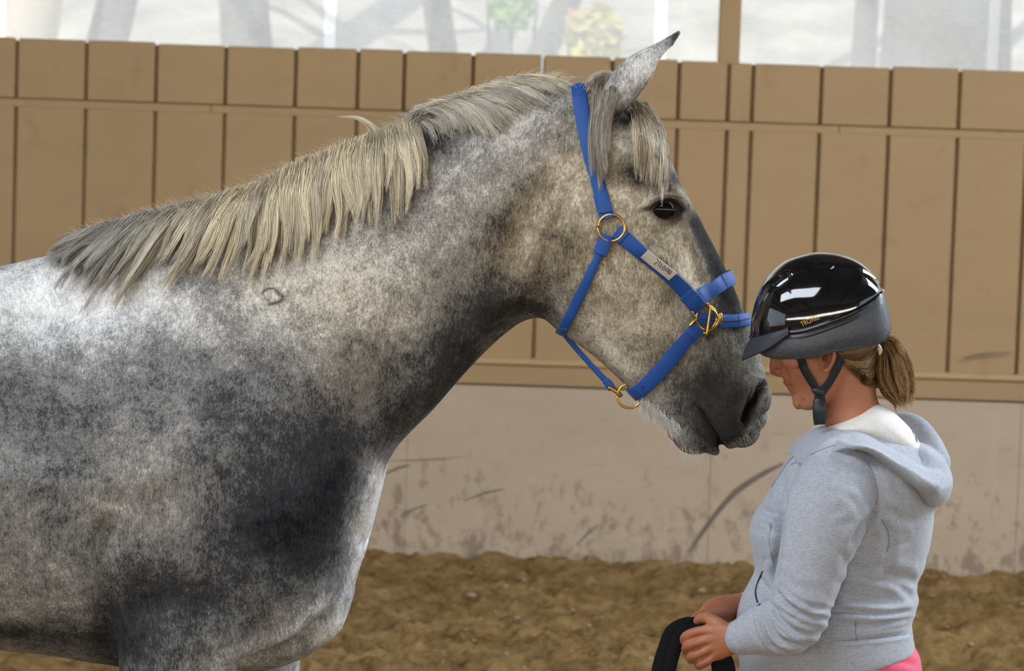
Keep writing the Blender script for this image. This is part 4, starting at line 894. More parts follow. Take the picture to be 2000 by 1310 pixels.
# cheek strap with tape label
A = Acc(); C, Nn, W = on_skin([(1202, 452, 26), (1218, 464, 28), (1250, 490, 28), (1284, 517, 28), (1320, 548, 29), (1348, 577, 31), (1366, 601, 32)], .003); band(A, C, Nn, W, .0028); put('cheek_strap', A, M_blue)
A = Acc(); C, Nn, W = on_skin([(1203, 452, 29), (1212, 459, 29), (1219, 465, 29)], .0058); band(A, C, Nn, W, .0026); put('cheek_fold', A, M_blue)
A = Acc(); C, Nn, W = on_skin([(1340, 571, 33), (1352, 583, 34), (1366, 601, 32)], .0062); band(A, C, Nn, W, .0028); put('cheek_fold', A, M_blue)
tp = [(1258.5, 492, 22), (1270, 501, 23), (1285, 513, 23), (1300, 525, 23), (1314.5, 537, 23)]
A = Acc(); C, Nn, W = on_skin(tp, .0064); band(A, C, Nn, W * 1.0, .0012); tape = put('tape_label', A, M_tape, label='white tape with handwritten letters, upside down')
TB = BVHTree.FromPolygons([v.co.copy() for v in tape.data.vertices], [tuple(p.vertices) for p in tape.data.polygons])
A = Acc(); zz = lambda x, y: (1230 + x / 13.1, 460 + y / 13.1)
for st in ([(690, 580), (730, 640), (700, 690), (640, 700), (630, 740)], [(785, 650), (735, 775)], [(825, 715), (770, 822)], [(900, 770), (850, 800), (830, 850), (870, 885), (900, 850), (912, 785)], [(985, 825), (930, 870), (940, 912), (990, 902), (1002, 845)], [(990, 900), (970, 962), (1030, 975), (1072, 890)], [(1022, 880), (1000, 960)]):
    L = [surf(*zz(x, y), .0003, TB)[0] for x, y in st]; A.tube(L, .0007, 5, 3)
o = put('lettering', A, M_ink); o.parent = tape; o.matrix_parent_inverse = Matrix.Translation(-Vector(parent_world(tape)))
# nosebands
A = Acc(); band(A, *around([(1352, 590, 31), (1368, 578, 30), (1386, 567, 30), (1404, 556, 30), (1416, 548, 30)], P(1431, 541, 0) + np.array([.003, 0, .001]), .004, (1, 0, .45))); put('noseband', A, M_blue)
A = Acc(); lo = around([(1362, 621, 24), (1382, 624, 25), (1404, 627, 26), (1428, 627, 26), (1446, 626, 26)], P(1462, 622, 0) + np.array([.004, 0, .001]), .004, (1, 0, .45)); band(A, *lo); put('lower_noseband', A, M_blue)
A = Acc(); n = len(lo[0]); A.tube((lo[0] + lo[1] / np.linalg.norm(lo[1], axis=1)[:, None] * .0030)[4:n - 4:3], .0012, 6, 2); put('stitch', A, M_navy)
# square brass buckle with its tongue and fork
def brass(name, L, r, off=.0105, per=4):
    A = Acc(); pts = [surf(x, y, off)[0] for x, y in L]; A.tube(pts, r, 10, per); return put(name, A, M_brass)
bk = surf(1377, 620, .0105)
ring('buckle', 1377, 620, .0215, .0026, sq=1.1)['label'] = 'brass buckle between the noseband and the chin strap'
brass('buckle_tongue', [(1380, 598), (1379, 620), (1376, 652)], .0026, .0135); brass('buckle_fork', [(1348, 608), (1352, 616), (1357, 621), (1350, 627), (1344, 634)], .0025, .010); brass('buckle_bar', [(1374, 591), (1380, 600), (1390, 608), (1397, 618)], .0028, .010)
brass('buckle_bar', [(1399, 620), (1396, 634), (1384, 644), (1372, 650)], .0028, .010)
A = Acc(); A.ball(surf(1403, 622, .008)[0], (.005, .004, .012), seg=12, rings=8); put('rivet', A, M_brass); A = Acc(); A.ball(surf(1409, 620, .0095)[0], .0022, seg=8, rings=6); put('rivet', A, M_steel)
# chin strap round under the jaw
A = Acc(); band(A, *around([(1362, 636, 28), (1350, 650, 29), (1330, 674, 30), (1306, 704, 30), (1282, 732, 30), (1262, 752, 30), (1247, 764, 29)], P(1236, 768, 0) + np.array([-.004, 0, -.004]), .004, (-.7, 0, -.7))); put('chin_strap', A, M_blue)
A = Acc(); C, Nn, W = on_skin([(1362, 637, 32), (1354, 646, 32), (1346, 656, 31)], .0066); band(A, C, Nn, W, .0026); put('chin_fold', A, M_blue)
A = Acc(); c, nn = surf(1256.5, 752, .0068); A.ball(c, (.0024, .0012, .0024), seg=10, rings=6); put('eyelet', A, M_navy); A = Acc(); c, nn = surf(1243, 766, .0068); A.ball(c, (.0024, .0012, .002), seg=10, rings=6); put('eyelet', A, M_navy)
# ------------------------------------------------------------------ the woman
YP = -0.20
BA = Acc()
BA.profile([(1540, 545, 1690, 530, .045, 2, 1, 1, 1), (1514, 598, 1722, 572, .070, 2.2, .8, 1, .9), (1503, 645, 1726, 625, .074, 2.3, .80, 1, .9), (1513, 682, 1720, 665, .073, 2.3, .74, 1, .85), (1522, 706, 1710, 690, .071, 2.3, .72, 1, .8),
            (1528, 730, 1694, 712, .068, 2.3, .70, 1, .8), (1534, 750, 1678, 730, .064, 2.3, .68, 1, .8), (1543, 767, 1660, 748, .058, 2.3, .62, 1, .8), (1549, 783, 1640, 765, .052, 2.2, .58, 1, .8), (1558, 795, 1618, 782, .042, 2.1, .6, 1, .9), (1574, 801, 1598, 794, .022, 2, 1, 1, 1)], YP, 8, 72)
pp = lambda x, y, dy=0.0: P(x, y, YP + dy)
# nose, lips, brow, chin
BA.tube([pp(1518, 680), pp(1514, 698), pp(1511, 713), pp(1511.5, 724)], [.0085, .0082, .0080, .0075], 14, 4); BA.ball(pp(1522, 706), (.011, .013, .024), rY(-14))
BA.tube([pp(1511.5, 724), pp(1518, 728), pp(1527, 731)], [.0080, .0075, .006], 12, 4)
for s in (-1, 1): BA.ball(pp(1520, 725, s * .0095), (.0085, .006, .0068)); BA.ball(pp(1545, 700, s * .048), (.020, .014, .018))
BA.ball(pp(1536, 746), (.0062, .017, .0064)); BA.ball(pp(1546.5, 758.5), (.0062, .015, .0052)); BA.ball(pp(1560, 785), (.0115, .020, .014))
# neck and a trunk inside the clothes
BA.tube([pp(1652, 700), pp(1655, 750), pp(1664, 805), pp(1690, 880), pp(1690, 1000), pp(1665, 1120), pp(1640, 1220), pp(1640, 1330)], [(.055, .054), (.053, .052), (.055, .054), (.09, .075), (.125, .10), (.12, .11), (.125, .12), (.14, .13)], 32, 6)
# ear
for s in (-1, 1):
    ye = s * .071
    BA.tube([pp(1603, 694, ye), pp(1605, 682, ye + s * .006), pp(1616, 676, ye + s * .010), pp(1627, 684, ye + s * .013), pp(1628, 699, ye + s * .012), pp(1621, 714, ye + s * .009), pp(1612, 723, ye + s * .006), pp(1606, 716, ye)], [.0038, .0038, .0042, .0045, .0045, .0045, .0055, .004], 10, 5)
    BA.ball(pp(1615, 700, ye), (.013, .005, .020)); BA.ball(pp(1603, 703, ye + s * .003), (.0035, .004, .006))
# legs
for s in (-1, 1):
    yl = s * .09
    hip = P(1640, 1310, YP)
    BA.tube([(hip[0], YP + yl, hip[2] - .02), (hip[0] - .02, YP + yl, .62), (hip[0] - .02, YP + yl * .95, .45), (hip[0] + .03, YP + yl * .9, .28), (hip[0] + .03, YP + yl * .9, .09)], [.09, .075, .055, .052, .035], 20, 5)
    BA.tube([(hip[0] + .05, YP + yl * .9, .04), (hip[0] - .04, YP + yl * .95, .035), (hip[0] - .12, YP + yl * 1.0, .025)], [(.03, .03), (.036, .03), (.034, .02)], 14, 4)
# near arm and hand: a loose fist, back of the hand outward
q = lambda x, y, Y: P(x, y, Y)
BA.tube([q(1645, 945, -.31), q(1605, 1030, -.385), q(1565, 1170, -.395), q(1548, 1216, -.392), q(1500, 1232, -.38), q(1452, 1243, -.362), q(1430, 1247, -.355)], [.05, .05, .042, .040, .036, (.026, .029), (.021, .027)], 20, 6)
BA.tube([q(1440, 1246, -.357), q(1414, 1249, -.353), q(1394, 1253, -.348), q(1380, 1257, -.344)], [(.019, .027), (.017, .033), (.0155, .036), (.012, .034)], 20, 5)
def finger(A, pts, r): A.tube([q(*p) for p in pts], [r * 1.06, r * 1.0, r * 1.03, r * .95, r * .82][:len(pts)], 14, 6)
finger(BA, [(1392, 1229, -.349), (1362, 1233, -.345), (1341, 1242, -.333), (1338, 1251, -.312), (1356, 1253, -.297)], .0092)
finger(BA, [(1388, 1247, -.350), (1360, 1254, -.347), (1343, 1262, -.334), (1342, 1270, -.311), (1362, 1268, -.296)], .0095)
finger(BA, [(1390, 1265, -.349), (1366, 1275, -.346), (1351, 1282, -.333), (1351, 1288, -.311), (1370, 1282, -.298)], .0090)
finger(BA, [(1397, 1280, -.347), (1379, 1290, -.344), (1366, 1297, -.332), (1367, 1300, -.312), (1384, 1293, -.301)], .0080)
BA.tube([q(1424, 1236, -.352), q(1402, 1219, -.343), q(1384, 1208, -.328), q(1371, 1207, -.312), q(1362, 1212, -.303)], [.0155, .0135, .0108, .0100, .0078], 14, 6)
BA.ball(q(1412, 1237, -.352), (.016, .010, .014)); BA.ball(q(1367, 1286, -.339), (.009, .006, .008)); BA.ball(q(1362, 1268, -.341), (.009, .006, .008)); BA.ball(q(1360, 1248, -.341), (.009, .006, .008))
# far arm and hand reaching across
BA.tube([q(1640, 905, -.07), q(1600, 1030, -.03), q(1575, 1160, -.02), q(1540, 1196, -.03), q(1490, 1194, -.075), q(1448, 1186, -.125), q(1428, 1186, -.15)], [.05, .05, .042, .038, .034, (.024, .027), (.019, .025)], 20, 6)
BA.tube([q(1436, 1187, -.14), q(1412, 1190, -.168), q(1394, 1198, -.19), q(1382, 1205, -.205)], [(.019, .024), (.018, .028), (.015, .028), (.012, .025)], 18, 5)
for k, (a, b, c, d) in enumerate((((1394, 1190, -.195), (1370, 1200, -.225), (1352, 1213, -.25), (1349, 1222, -.258)), ((1392, 1201, -.19), (1368, 1214, -.215), (1354, 1227, -.236), (1354, 1236, -.244)), ((1392, 1212, -.186), (1372, 1226, -.205), (1360, 1238, -.222), (1361, 1245, -.230)), ((1394, 1220, -.182), (1379, 1234, -.197), (1369, 1244, -.212), (1371, 1250, -.219)))):
    finger(BA, [a, b, c, d], (.0090, .0092, .0088, .0078)[k])
BA.tube([q(1422, 1196, -.165), q(1400, 1200, -.212), q(1378, 1206, -.252), q(1362, 1213, -.272)], [.0145, .0125, .0105, .0082], 14, 6)
PV, PF = remesh(BA, 0.0026, 4)
PQ = proj(PV); PN = normals(PV, PF)
D = np.zeros(len(PV)); near = (PN[:, 1] < .2)
fz_ = (PQ[:, 0] > 1490) & (PQ[:, 0] < 1660) & (PQ[:, 1] > 660) & (PQ[:, 1] < 812)
Pm = PV.copy(); Pm[:, 1] = YP - np.abs(PV[:, 1] - YP); PQm = proj(Pm)
D += fz_ * (-.0035 * line_w(PQm, [(1524, 716), (1534, 728), (1541, 742)], 4) + .0025 * blob(PQm, 1560, 725, 22, 20, 0) - .0028 * line_w(PQm, [(1537, 752), (1544, 753), (1550, 753)], 2.0) - .006 * blob(PQm, 1528, 690, 8, 7, 0) - .003 * blob(PQm, 1549, 770, 7, 4, 0) + .003 * blob(PQm, 1600, 770, 26, 20, 0))
D += fz_ * (-.011 * blob(PQm, 1612, 700, 6, 11, 0))
hand = (PQ[:, 0] > 1325) & (PQ[:, 0] < 1440) & (PQ[:, 1] > 1190) & (PQ[:, 1] < 1310) & (PV[:, 1] < -.32)
for L in ([(1390, 1238), (1365, 1243), (1345, 1252)], [(1390, 1257), (1368, 1264), (1348, 1273)], [(1394, 1274), (1374, 1284), (1358, 1291)]): D += hand * -.0028 * line_w(PQ, L, 3)
for x, y in ((1390, 1230), (1387, 1248), (1389, 1266), (1396, 1281)): D += hand * .0016 * blob(PQ, x, y, 8, 7, 0)
PV = PV + PN * D[:, None]; PV = lap(PV, PF, 2)
pcol = np.ones((len(PV), 3))
def tint(w, c): pcol[:] = pcol * (1 - w[:, None]) + pcol * np.array(c)[None] * w[:, None]
tint(np.clip(blob(PQ, 1510, 722, 14, 14, 0) * 1.1, 0, 1), (.80, .46, .42)); tint(blob(PQ, 1550, 735, 30, 24, 0), (1.0, .84, .78)); tint(line_w(PQm, [(1532, 748), (1540, 752), (1548, 756)], 5, False) * fz_, (.85, .62, .60))
tint(np.clip(1.2 * blob(PQm, 1611, 698, 6, 10, 0), 0, 1) * fz_, (.45, .32, .28)); tint(blob(PQ, 1618, 680, 14, 8, 0), (.95, .62, .52)); tint(((PQ[:, 1] > 1150) * 1.0), (.95, .86, .82)); tint(hand * .6 * (blob(PQ, 1345, 1262, 20, 40, 0)), (.92, .70, .66)); tint(np.clip(blob(PQ, 1660, 790, 60, 50, 0), 0, 1), (.97, .82, .76))  # ear hollow darkened in the skin colour as shade; other tints are skin tone
for x, y in ((1560, 790), (1592, 758), (1569, 779)): tint(np.clip(1.4 * blob(PQ, x, y, 1.6, 1.6, 0), 0, 1) * (PV[:, 1] < YP), (.55, .42, .38))
me = mesh_np('person', PV, PF); setattr_col(me, 'col', pcol)
person = link('person', me, M_skin, None, label='person in grey hooded top and black riding helmet, head bowed, holding a black strap', category='person')
PB = BVHTree.FromPolygons([Vector(v) for v in PV], [tuple(int(i) for i in f) for F_ in PF for f in F_])
def nails():
    for (x, y, Y) in ((1357, 1253, -.299), (1363, 1268, -.298)): pass
# shut eye: lashes and brow
A = Acc(); L = [surf(x, y, .0006, PB)[0] for x, y in ((1521, 691), (1525, 693), (1530, 693))]; A.tube(L, [.0004, .0008, .0004], 6, 4); link('eyelashes', A.mesh('eyelashes'), M_blackmat, person)

# ---- hooded top
HO = Acc()
HO.profile([(1600, 845, 1742, 836, .05, 2, 1, 1, 1), (1574, 862, 1782, 856, .125, 2.1, .8, 1, .9), (1549, 888, 1806, 890, .172, 2.2, .75, 1, .95), (1519, 930, 1818, 940, .185, 2.3, .72, 1, .95), (1492, 980, 1821, 990, .182, 2.3, .76, 1, .92), (1470, 1013, 1818, 1032, .176, 2.3, .82, 1, .9),
            (1464, 1043, 1811, 1072, .170, 2.3, .84, 1, .88), (1471, 1082, 1800, 1110, .162, 2.3, .80, 1, .86), (1475, 1112, 1789, 1136, .157, 2.3, .8, 1, .86), (1465, 1138, 1789, 1155, .158, 2.3, .8, 1, .88), (1449, 1168, 1791, 1173, .163, 2.3, .8, 1, .9),
            (1440, 1203, 1784, 1193, .166, 2.3, .8, 1, .9), (1439, 1233, 1778, 1214, .166, 2.3, .8, 1, .9), (1442, 1265, 1781, 1240, .168, 2.3, .8, 1, .9), (1445, 1305, 1784, 1259, .168, 2.3, .8, 1, .9), (1449, 1322, 1780, 1265, .160, 2.3, .8, 1, .9), (1500, 1318, 1740, 1275, .10, 2, 1, 1, 1)], YP, 8, 96)
HO.tube([q(1655, 900, -.30), q(1640, 936, -.352), q(1620, 985, -.385), q(1600, 1050, -.395), q(1583, 1110, -.398), q(1567, 1168, -.400), q(1556, 1212, -.398)], [(.050, .055), (.060, .074), (.066, .077), (.062, .069), (.057, .062), (.054, .057), (.050, .050)], 36, 8)
HO.tube([q(1568, 1196, -.398), q(1545, 1218, -.396), q(1512, 1226, -.385), q(1478, 1234, -.372), q(1451, 1243, -.362)], [(.048, .050), (.050, .053), (.046, .051), (.041, .044), (.036, .0345)], 36, 8, True)
HO.tube([q(1660, 885, -.10), q(1640, 925, -.045), q(1615, 1000, -.02), q(1590, 1100, -.012), q(1560, 1180, -.02), q(1510, 1194, -.06), q(1462, 1188, -.115)], [(.055, .06), (.066, .074), (.064, .072), (.056, .06), (.050, .05), (.043, .045), (.034, .033)], 30, 8)
OV, OF_ = remesh(HO, 0.0034, 6)
OQ = proj(OV); ON = normals(OV, OF_); D = np.zeros(len(OV)); nr = np.clip((-ON[:, 1] + .25) / .5, 0, 1); arm_y = OV[:, 1] < -.335
def fold(L, w, amp, ridge=0.6, sel=None):
    global D
    d, sd, al = polydist(OQ, L); g = np.clip(np.minimum(al, 1 - al) * 5 + .12, 0, 1)
    f = amp * (-np.exp(-(d / w) ** 2) + ridge * np.exp(-((d - 1.9 * w) / (1.2 * w)) ** 2)) * g
    D += f * nr * (1 if sel is None else sel)
for L, w, a in [
    ([(1712, 985), (1700, 1012), (1682, 1030), (1668, 1052), (1662, 1066)], 7, .007), ([(1655, 1075), (1642, 1120), (1628, 1170), (1612, 1215)], 6, .0012), ([(1534, 935), (1529, 990), (1524, 1060), (1518, 1110), (1510, 1150)], 7, .010),
    ([(1514, 1150), (1546, 1183), (1582, 1202), (1618, 1210)], 5, .007), ([(1503, 1172), (1524, 1208), (1556, 1232), (1594, 1240)], 5, .007), ([(1493, 1182), (1507, 1222), (1530, 1250), (1575, 1263)], 5, .006), ([(1482, 1190), (1492, 1228), (1508, 1258), (1540, 1276)], 4, .005), ([(1468, 1200), (1474, 1232), (1488, 1262)], 4, .003),
    ([(1520, 1166), (1560, 1194), (1600, 1218)], 4, .004), ([(1530, 1150), (1570, 1178), (1618, 1190)], 5, .004), ([(1498, 1178), (1514, 1215), (1540, 1243)], 3, .004),
    ([(1482, 994), (1512, 1005), (1533, 1012)], 7, .006), ([(1500, 1025), (1516, 1040), (1524, 1050)], 6, .003), ([(1478, 1120), (1500, 1150), (1512, 1168)], 6, .004),
    ([(1615, 1190), (1670, 1194), (1730, 1198), (1784, 1192)], 5, .008), ([(1640, 1160), (1700, 1172), (1760, 1176)], 12, .004), ([(1720, 1120), (1760, 1128), (1792, 1134)], 12, .005), ([(1600, 1210), (1680, 1222), (1740, 1212), (1776, 1206)], 5, .004),
    ([(1592, 1252), (1660, 1250), (1730, 1243), (1782, 1236)], 4, .004), ([(1730, 990), (1760, 1010), (1790, 1015)], 10, .003), ([(1715, 1010), (1735, 1040), (1736, 1090), (1725, 1140)], 8, .003), ([(1640, 1100), (1690, 1110), (1740, 1096)], 12, .003), ([(1560, 900), (1548, 940), (1538, 1000)], 6, .002), ([(1672, 935), (1690, 965), (1695, 1000)], 10, .003), ([(1650, 960), (1676, 990), (1684, 1015)], 8, .0025), ([(1740, 930), (1765, 975), (1780, 1010)], 10, .003)]: fold(L, w, a)
wr = np.random.default_rng(21)
for k in range(60):                                   # small creases in the cloth
    x, y = wr.uniform(1470, 1815), wr.uniform(880, 1270); a = wr.normal(.5, .5) if x < 1650 else wr.normal(-.2, .5); L = wr.uniform(15, 40)
    fold([(x - math.cos(a) * L, y - math.sin(a) * L), (x, y + wr.uniform(-4, 4)), (x + math.cos(a) * L, y + math.sin(a) * L)], wr.uniform(5, 10), wr.uniform(.0006, .0018))
OV = OV + ON * D[:, None]; OV = lap(OV, OF_, 2)
hoodie = link('hooded_top', mesh_np('hooded_top', OV, OF_), M_hoodie, person)
OB = BVHTree.FromPolygons([Vector(v) for v in OV], [tuple(int(i) for i in f) for F_ in OF_ for f in F_])
def seam(name, pts, r=.0009, mat=None, off=.0002):
    S = catmull(np.array(pts, float), 8); L = np.array([surf(x, y, off, OB)[0] for x, y in S]); L[1:-1] = (L[:-2] + 2 * L[1:-1] + L[2:]) / 4
    A = Acc(); A.tube(L[::2], r, 6, 2); return link(name, A.mesh(name), mat or M_seam, hoodie)
seam('seam', [(1638, 864), (1662, 876), (1686, 894), (1704, 922), (1713, 958), (1712, 985)]); seam('seam', [(1722, 1014), (1734, 1038), (1736, 1062), (1731, 1076)])
seam('seam', [(1640, 866), (1600, 880), (1566, 897), (1545, 908)]); seam('seam', [(1506, 1022), (1503, 1060), (1511, 1100)])
seam('pocket_opening', [(1490, 1116), (1480, 1138), (1476, 1158), (1480, 1176), (1484, 1181)], .0021, M_blackmat); seam('seam', [(1672, 1210), (1671, 1230), (1673, 1250)], .0008)
seam('seam', [(1592, 1252), (1660, 1250), (1730, 1243), (1780, 1237)], .0008)
seam('zip', [(1558, 884), (1540, 902), (1522, 928), (1508, 950)], .0022, M_seam, .000)
A = Acc(); A.tube([surf(1443, 1163, .002, OB)[0], surf(1446, 1158, .003, OB)[0], surf(1440, 1170, .003, OB)[0]], .003, 6, 3); link('zip_pull', A.mesh('zip_pull'), M_steel, hoodie)
A = Acc(); A.ball(surf(1483, 1181, .001, OB)[0], (.006, .002, .003), seg=10, rings=6); link('bar_tack', A.mesh('bar_tack'), M_hoodie, hoodie)
# hood lying on the shoulders
HD = Acc()
HD.profile([(1546, 886, 1552, 900, .09, 2, 1, 1, 1), (1558, 864, 1572, 902, .150, 2.2, .6, 1, 1.0), (1586, 844, 1602, 884, .180, 2.2, .55, 1, 1.0), (1622, 832, 1638, 864, .200, 2.2, .55, 1, 1.0), (1660, 828, 1676, 870, .206, 2.2, .55, 1, 1.0), (1698, 836, 1706, 896, .200, 2.3, .55, 1, 1.0), (1735, 850, 1740, 928, .205, 2.3, .55, 1, 1.0),
            (1768, 864, 1773, 958, .205, 2.3, .58, 1, .98), (1797, 866, 1798, 980, .190, 2.3, .66, 1, .95), (1822, 876, 1820, 986, .155, 2.2, .8, 1, .9), (1840, 896, 1838, 976, .115, 2.1, .9, 1, .9), (1850, 918, 1848, 955, .06, 2, 1, 1, 1)], YP, 8, 80)
HD.tube([P(1700, 838, YP + .09), P(1750, 830, YP + .10), P(1785, 836, YP + .085), P(1812, 866, YP + .06), P(1832, 900, YP + .03)], [.022, .026, .026, .026, .024], 18, 6)
DV, DF = remesh(HD, 0.0034, 6); DQ = proj(DV); DN = normals(DV, DF); dd = np.zeros(len(DV))
for L, w, a in (([(1640, 846), (1690, 862), (1740, 890), (1780, 935)], 9, .004), ([(1700, 850), (1752, 872), (1800, 905), (1835, 925)], 10, .005), ([(1790, 880), (1806, 900), (1840, 915)], 7, .006), ([(1828, 905), (1846, 925), (1840, 955)], 6, .004), ([(1770, 945), (1800, 965), (1830, 965)], 8, .004), ([(1600, 850), (1640, 850), (1680, 868)], 6, .003)):
    d_, s_, a_ = polydist(DQ, L); dd += a * (-np.exp(-(d_ / w) ** 2) + .5 * np.exp(-((d_ - 1.9 * w) / (1.2 * w)) ** 2)) * np.clip(np.minimum(a_, 1 - a_) * 5 + .1, 0, 1)
DV = lap(DV + DN * dd[:, None], DF, 2)
hood = link('hood', mesh_np('hood', DV, DF), M_hoodie, hoodie)
LI = Acc(); LI.profile([(1612, 832, 1625, 846, .035, 2, 1, 1, 1), (1628, 818, 1640, 850, .068, 2.2, .8, 1, 1), (1655, 803, 1665, 850, .082, 2.3, .8, 1, 1), (1685, 789, 1690, 860, .088, 2.3, .8, 1, 1), (1708, 786, 1715, 870, .092, 2.3, .85, 1, 1), (1735, 797, 1735, 880, .094, 2.3, .85, 1, 1), (1760, 818, 1755, 890, .088, 2.3, .85, 1, 1), (1782, 842, 1775, 895, .072, 2.2, .9, 1, 1), (1796, 866, 1785, 895, .045, 2, 1, 1, 1)], YP, 7, 60)
LV, LF = remesh(LI, 0.004, 6); link('hood_lining', mesh_np('hood_lining', LV, LF), M_lining, hoodie)
LBt = BVHTree.FromPolygons([Vector(v) for v in LV], [tuple(int(i) for i in f) for F_ in LF for f in F_])
A = Acc(); A.tube([surf(x, y, .0008, LBt)[0] for x, y in ((1757, 806), (1770, 822), (1782, 842), (1790, 862))], .0016, 6, 4); link('seam', A.mesh('seam'), M_seam, hoodie)
# pink shirt hem, trousers and boots
PK = Acc(); PK.profile([(1470, 1290, 1760, 1235, .13, 2.2, 1, 1, 1), (1455, 1310, 1783, 1258, .158, 2.3, .85, 1, .9), (1458, 1345, 1796, 1285, .166, 2.3, .85, 1, .9), (1465, 1385, 1799, 1330, .172, 2.3, .85, 1, .9), (1472, 1420, 1795, 1375, .172, 2.3, .85, 1, .9), (1500, 1425, 1770, 1390, .13, 2, 1, 1, 1)], YP, 8, 72)
KV, KF = remesh(PK, .005, 5); KQ = proj(KV); KN = normals(KV, KF); kd = np.zeros(len(KV))
for L, w, a in (([(1740, 1278), (1768, 1290), (1795, 1300)], 7, .005), ([(1690, 1290), (1730, 1310), (1770, 1325)], 8, .004)): kd += -a * line_w(KQ, L, w)
link('pink_shirt_hem', mesh_np('pink_shirt_hem', KV + KN * kd[:, None], KF), M_pink, person)
TR = Acc(); h0 = P(1640, 1310, YP)
TR.profile([(1480, 1370, 1785, 1330, .13, 2.2, 1, 1, 1), (1478, 1400, 1800, 1360, .165, 2.3, .9, 1, .9), (1490, 1460, 1800, 1440, .165, 2.3, .9, 1, .9), (1520, 1490, 1770, 1480, .12, 2.2, 1, 1, 1)], YP, 6, 48)
for s in (-1, 1):
    yl = s * .085; TR.tube([(h0[0] + .02, YP + yl, h0[2] - .12), (h0[0] - .02, YP + yl, .60), (h0[0] - .02, YP + yl, .45), (h0[0] + .03, YP + yl, .28), (h0[0] + .03, YP + yl, .14)], [(.085, .12), (.08, .095), (.068, .075), (.062, .068), (.05, .055)], 24, 5)
TV, TF = remesh(TR, .006, 5); link('trousers', mesh_np('trousers', TV, TF), M_jean, person)
for s in (-1, 1):
    A = Acc(); yl = YP + s * .085
    A.tube([(h0[0] + .03, yl, .24), (h0[0] + .035, yl, .14), (h0[0] + .03, yl, .08)], [(.058, .062), (.05, .055), (.048, .056)], 18, 4); A.tube([(h0[0] + .065, yl, .042), (h0[0] - .05, yl, .044), (h0[0] - .17, yl, .036)], [(.038, .042), (.046, .042), (.036, .03)], 18, 5)
    V2, F2 = remesh(A, .006, 4); V2[:, 2] = np.maximum(V2[:, 2], .004); link('boot', mesh_np('boot', V2, F2), M_boot, person)

# hair drawn back into a pony tail
r2 = np.random.default_rng(9)
NG = [[(1632, 684), (1660, 680), (1694, 674), (1722, 664)], [(1640, 692), (1664, 694), (1696, 688), (1722, 668)], [(1646, 700), (1670, 708), (1698, 704), (1722, 672)], [(1658, 712), (1680, 726), (1702, 722), (1722, 676)], [(1678, 730), (1694, 744), (1712, 736), (1722, 680)], [(1694, 744), (1708, 756), (1720, 740), (1724, 684)]]
C8, id8, _ = hair_from_guides(NG, 54, 34, bvh=PB, off=(.001, .010), r=r2, clump_j=3, root_j=(3, 3), tip_j=3, y_root=(-.262, -.258), Yfree=YP, arc=.08, len_j=(.96, 1.02), curl=1)
col8 = hair_cols(id8, 14, (.34, .195, .08), (.085, .045, .018), r2, .1); link('hair', strands_mesh('hair', C8, hair_rad(len(C8), 14, .0006, .7), col8), M_phair, person, kind='stuff')
TG = [[(1724, 661), (1746, 662), (1764, 690), (1774, 735), (1772, 785)], [(1724, 666), (1746, 672), (1758, 705), (1768, 750), (1766, 798)], [(1722, 670), (1736, 694), (1742, 735), (1754, 770), (1762, 800)], [(1720, 674), (1722, 705), (1724, 742), (1738, 772), (1756, 796)], [(1719, 678), (1714, 706), (1714, 742), (1726, 768), (1748, 788)]]
TG += [[(1724, 662), (1752, 676), (1776, 722), (1776, 768), (1754, 792)], [(1722, 668), (1744, 690), (1758, 738), (1772, 770), (1778, 756)]]
TG.sort(key=lambda g: -g[2][0])
C9, id9, _ = hair_from_guides(TG, 80, 34, off=(-.034, .034), r=r2, clump_j=5, root_j=(3, 3), tip_j=5, y_root=(-.215, -.185), Yfun=lambda p: np.full(p.shape[:2], YP), arc=.4, len_j=(.8, 1.03), curl=7)
col9 = hair_cols(id9, 14, (.46, .27, .11), (.08, .042, .017), r2, .15)
W_ = []
for k in range(26):
    s = np.linspace(0, 1, 14); x0, y0 = r2.uniform(1725, 1765), r2.uniform(660, 760); a = r2.uniform(.1, 1.3); L = r2.uniform(20, 46); W_.append(np.stack([x0 + np.cos(a) * L * s + 6 * np.sin(4 * s), y0 + np.sin(a) * L * s + 8 * s * s], 1))
W_ = np.array(W_); C10 = Pa(W_.reshape(-1, 2), YP + np.repeat(r2.uniform(-.03, .03, 26), 14)).reshape(26, 14, 3)
link('ponytail', strands_mesh('ponytail', np.concatenate([C9, C10]), np.concatenate([hair_rad(len(C9), 14, .0007, .5), hair_rad(26, 14, .00025)]), np.concatenate([col9, np.tile(np.array((.5, .36, .2)), (26, 14, 1))])), M_phair, person, kind='stuff', label='brown blonde pony tail below the helmet')
A = Acc(); A.tube([P(1718, 654, YP - .012), P(1724, 664, YP - .022), P(1720, 678, YP - .020), P(1714, 682, YP - .008)], [.005, .006, .006, .004], 12, 4); A.tube([P(1718, 654, YP + .012), P(1726, 664, YP + .022), P(1722, 678, YP + .020), P(1714, 682, YP + .008)], [.005, .006, .006, .004], 12, 4); ht = link('hair_tie', A.mesh('hair_tie'), M_strap, person)
A = Acc(); A.tube([P(1710, 671, YP - .030), P(1715, 676, YP - .033), P(1719, 684, YP - .033), P(1718, 690, YP - .031)], [.003, .005, .0045, .003], 10, 4); link('bead', A.mesh('bead'), M_cream, ht, label='cream bead on the hair tie')

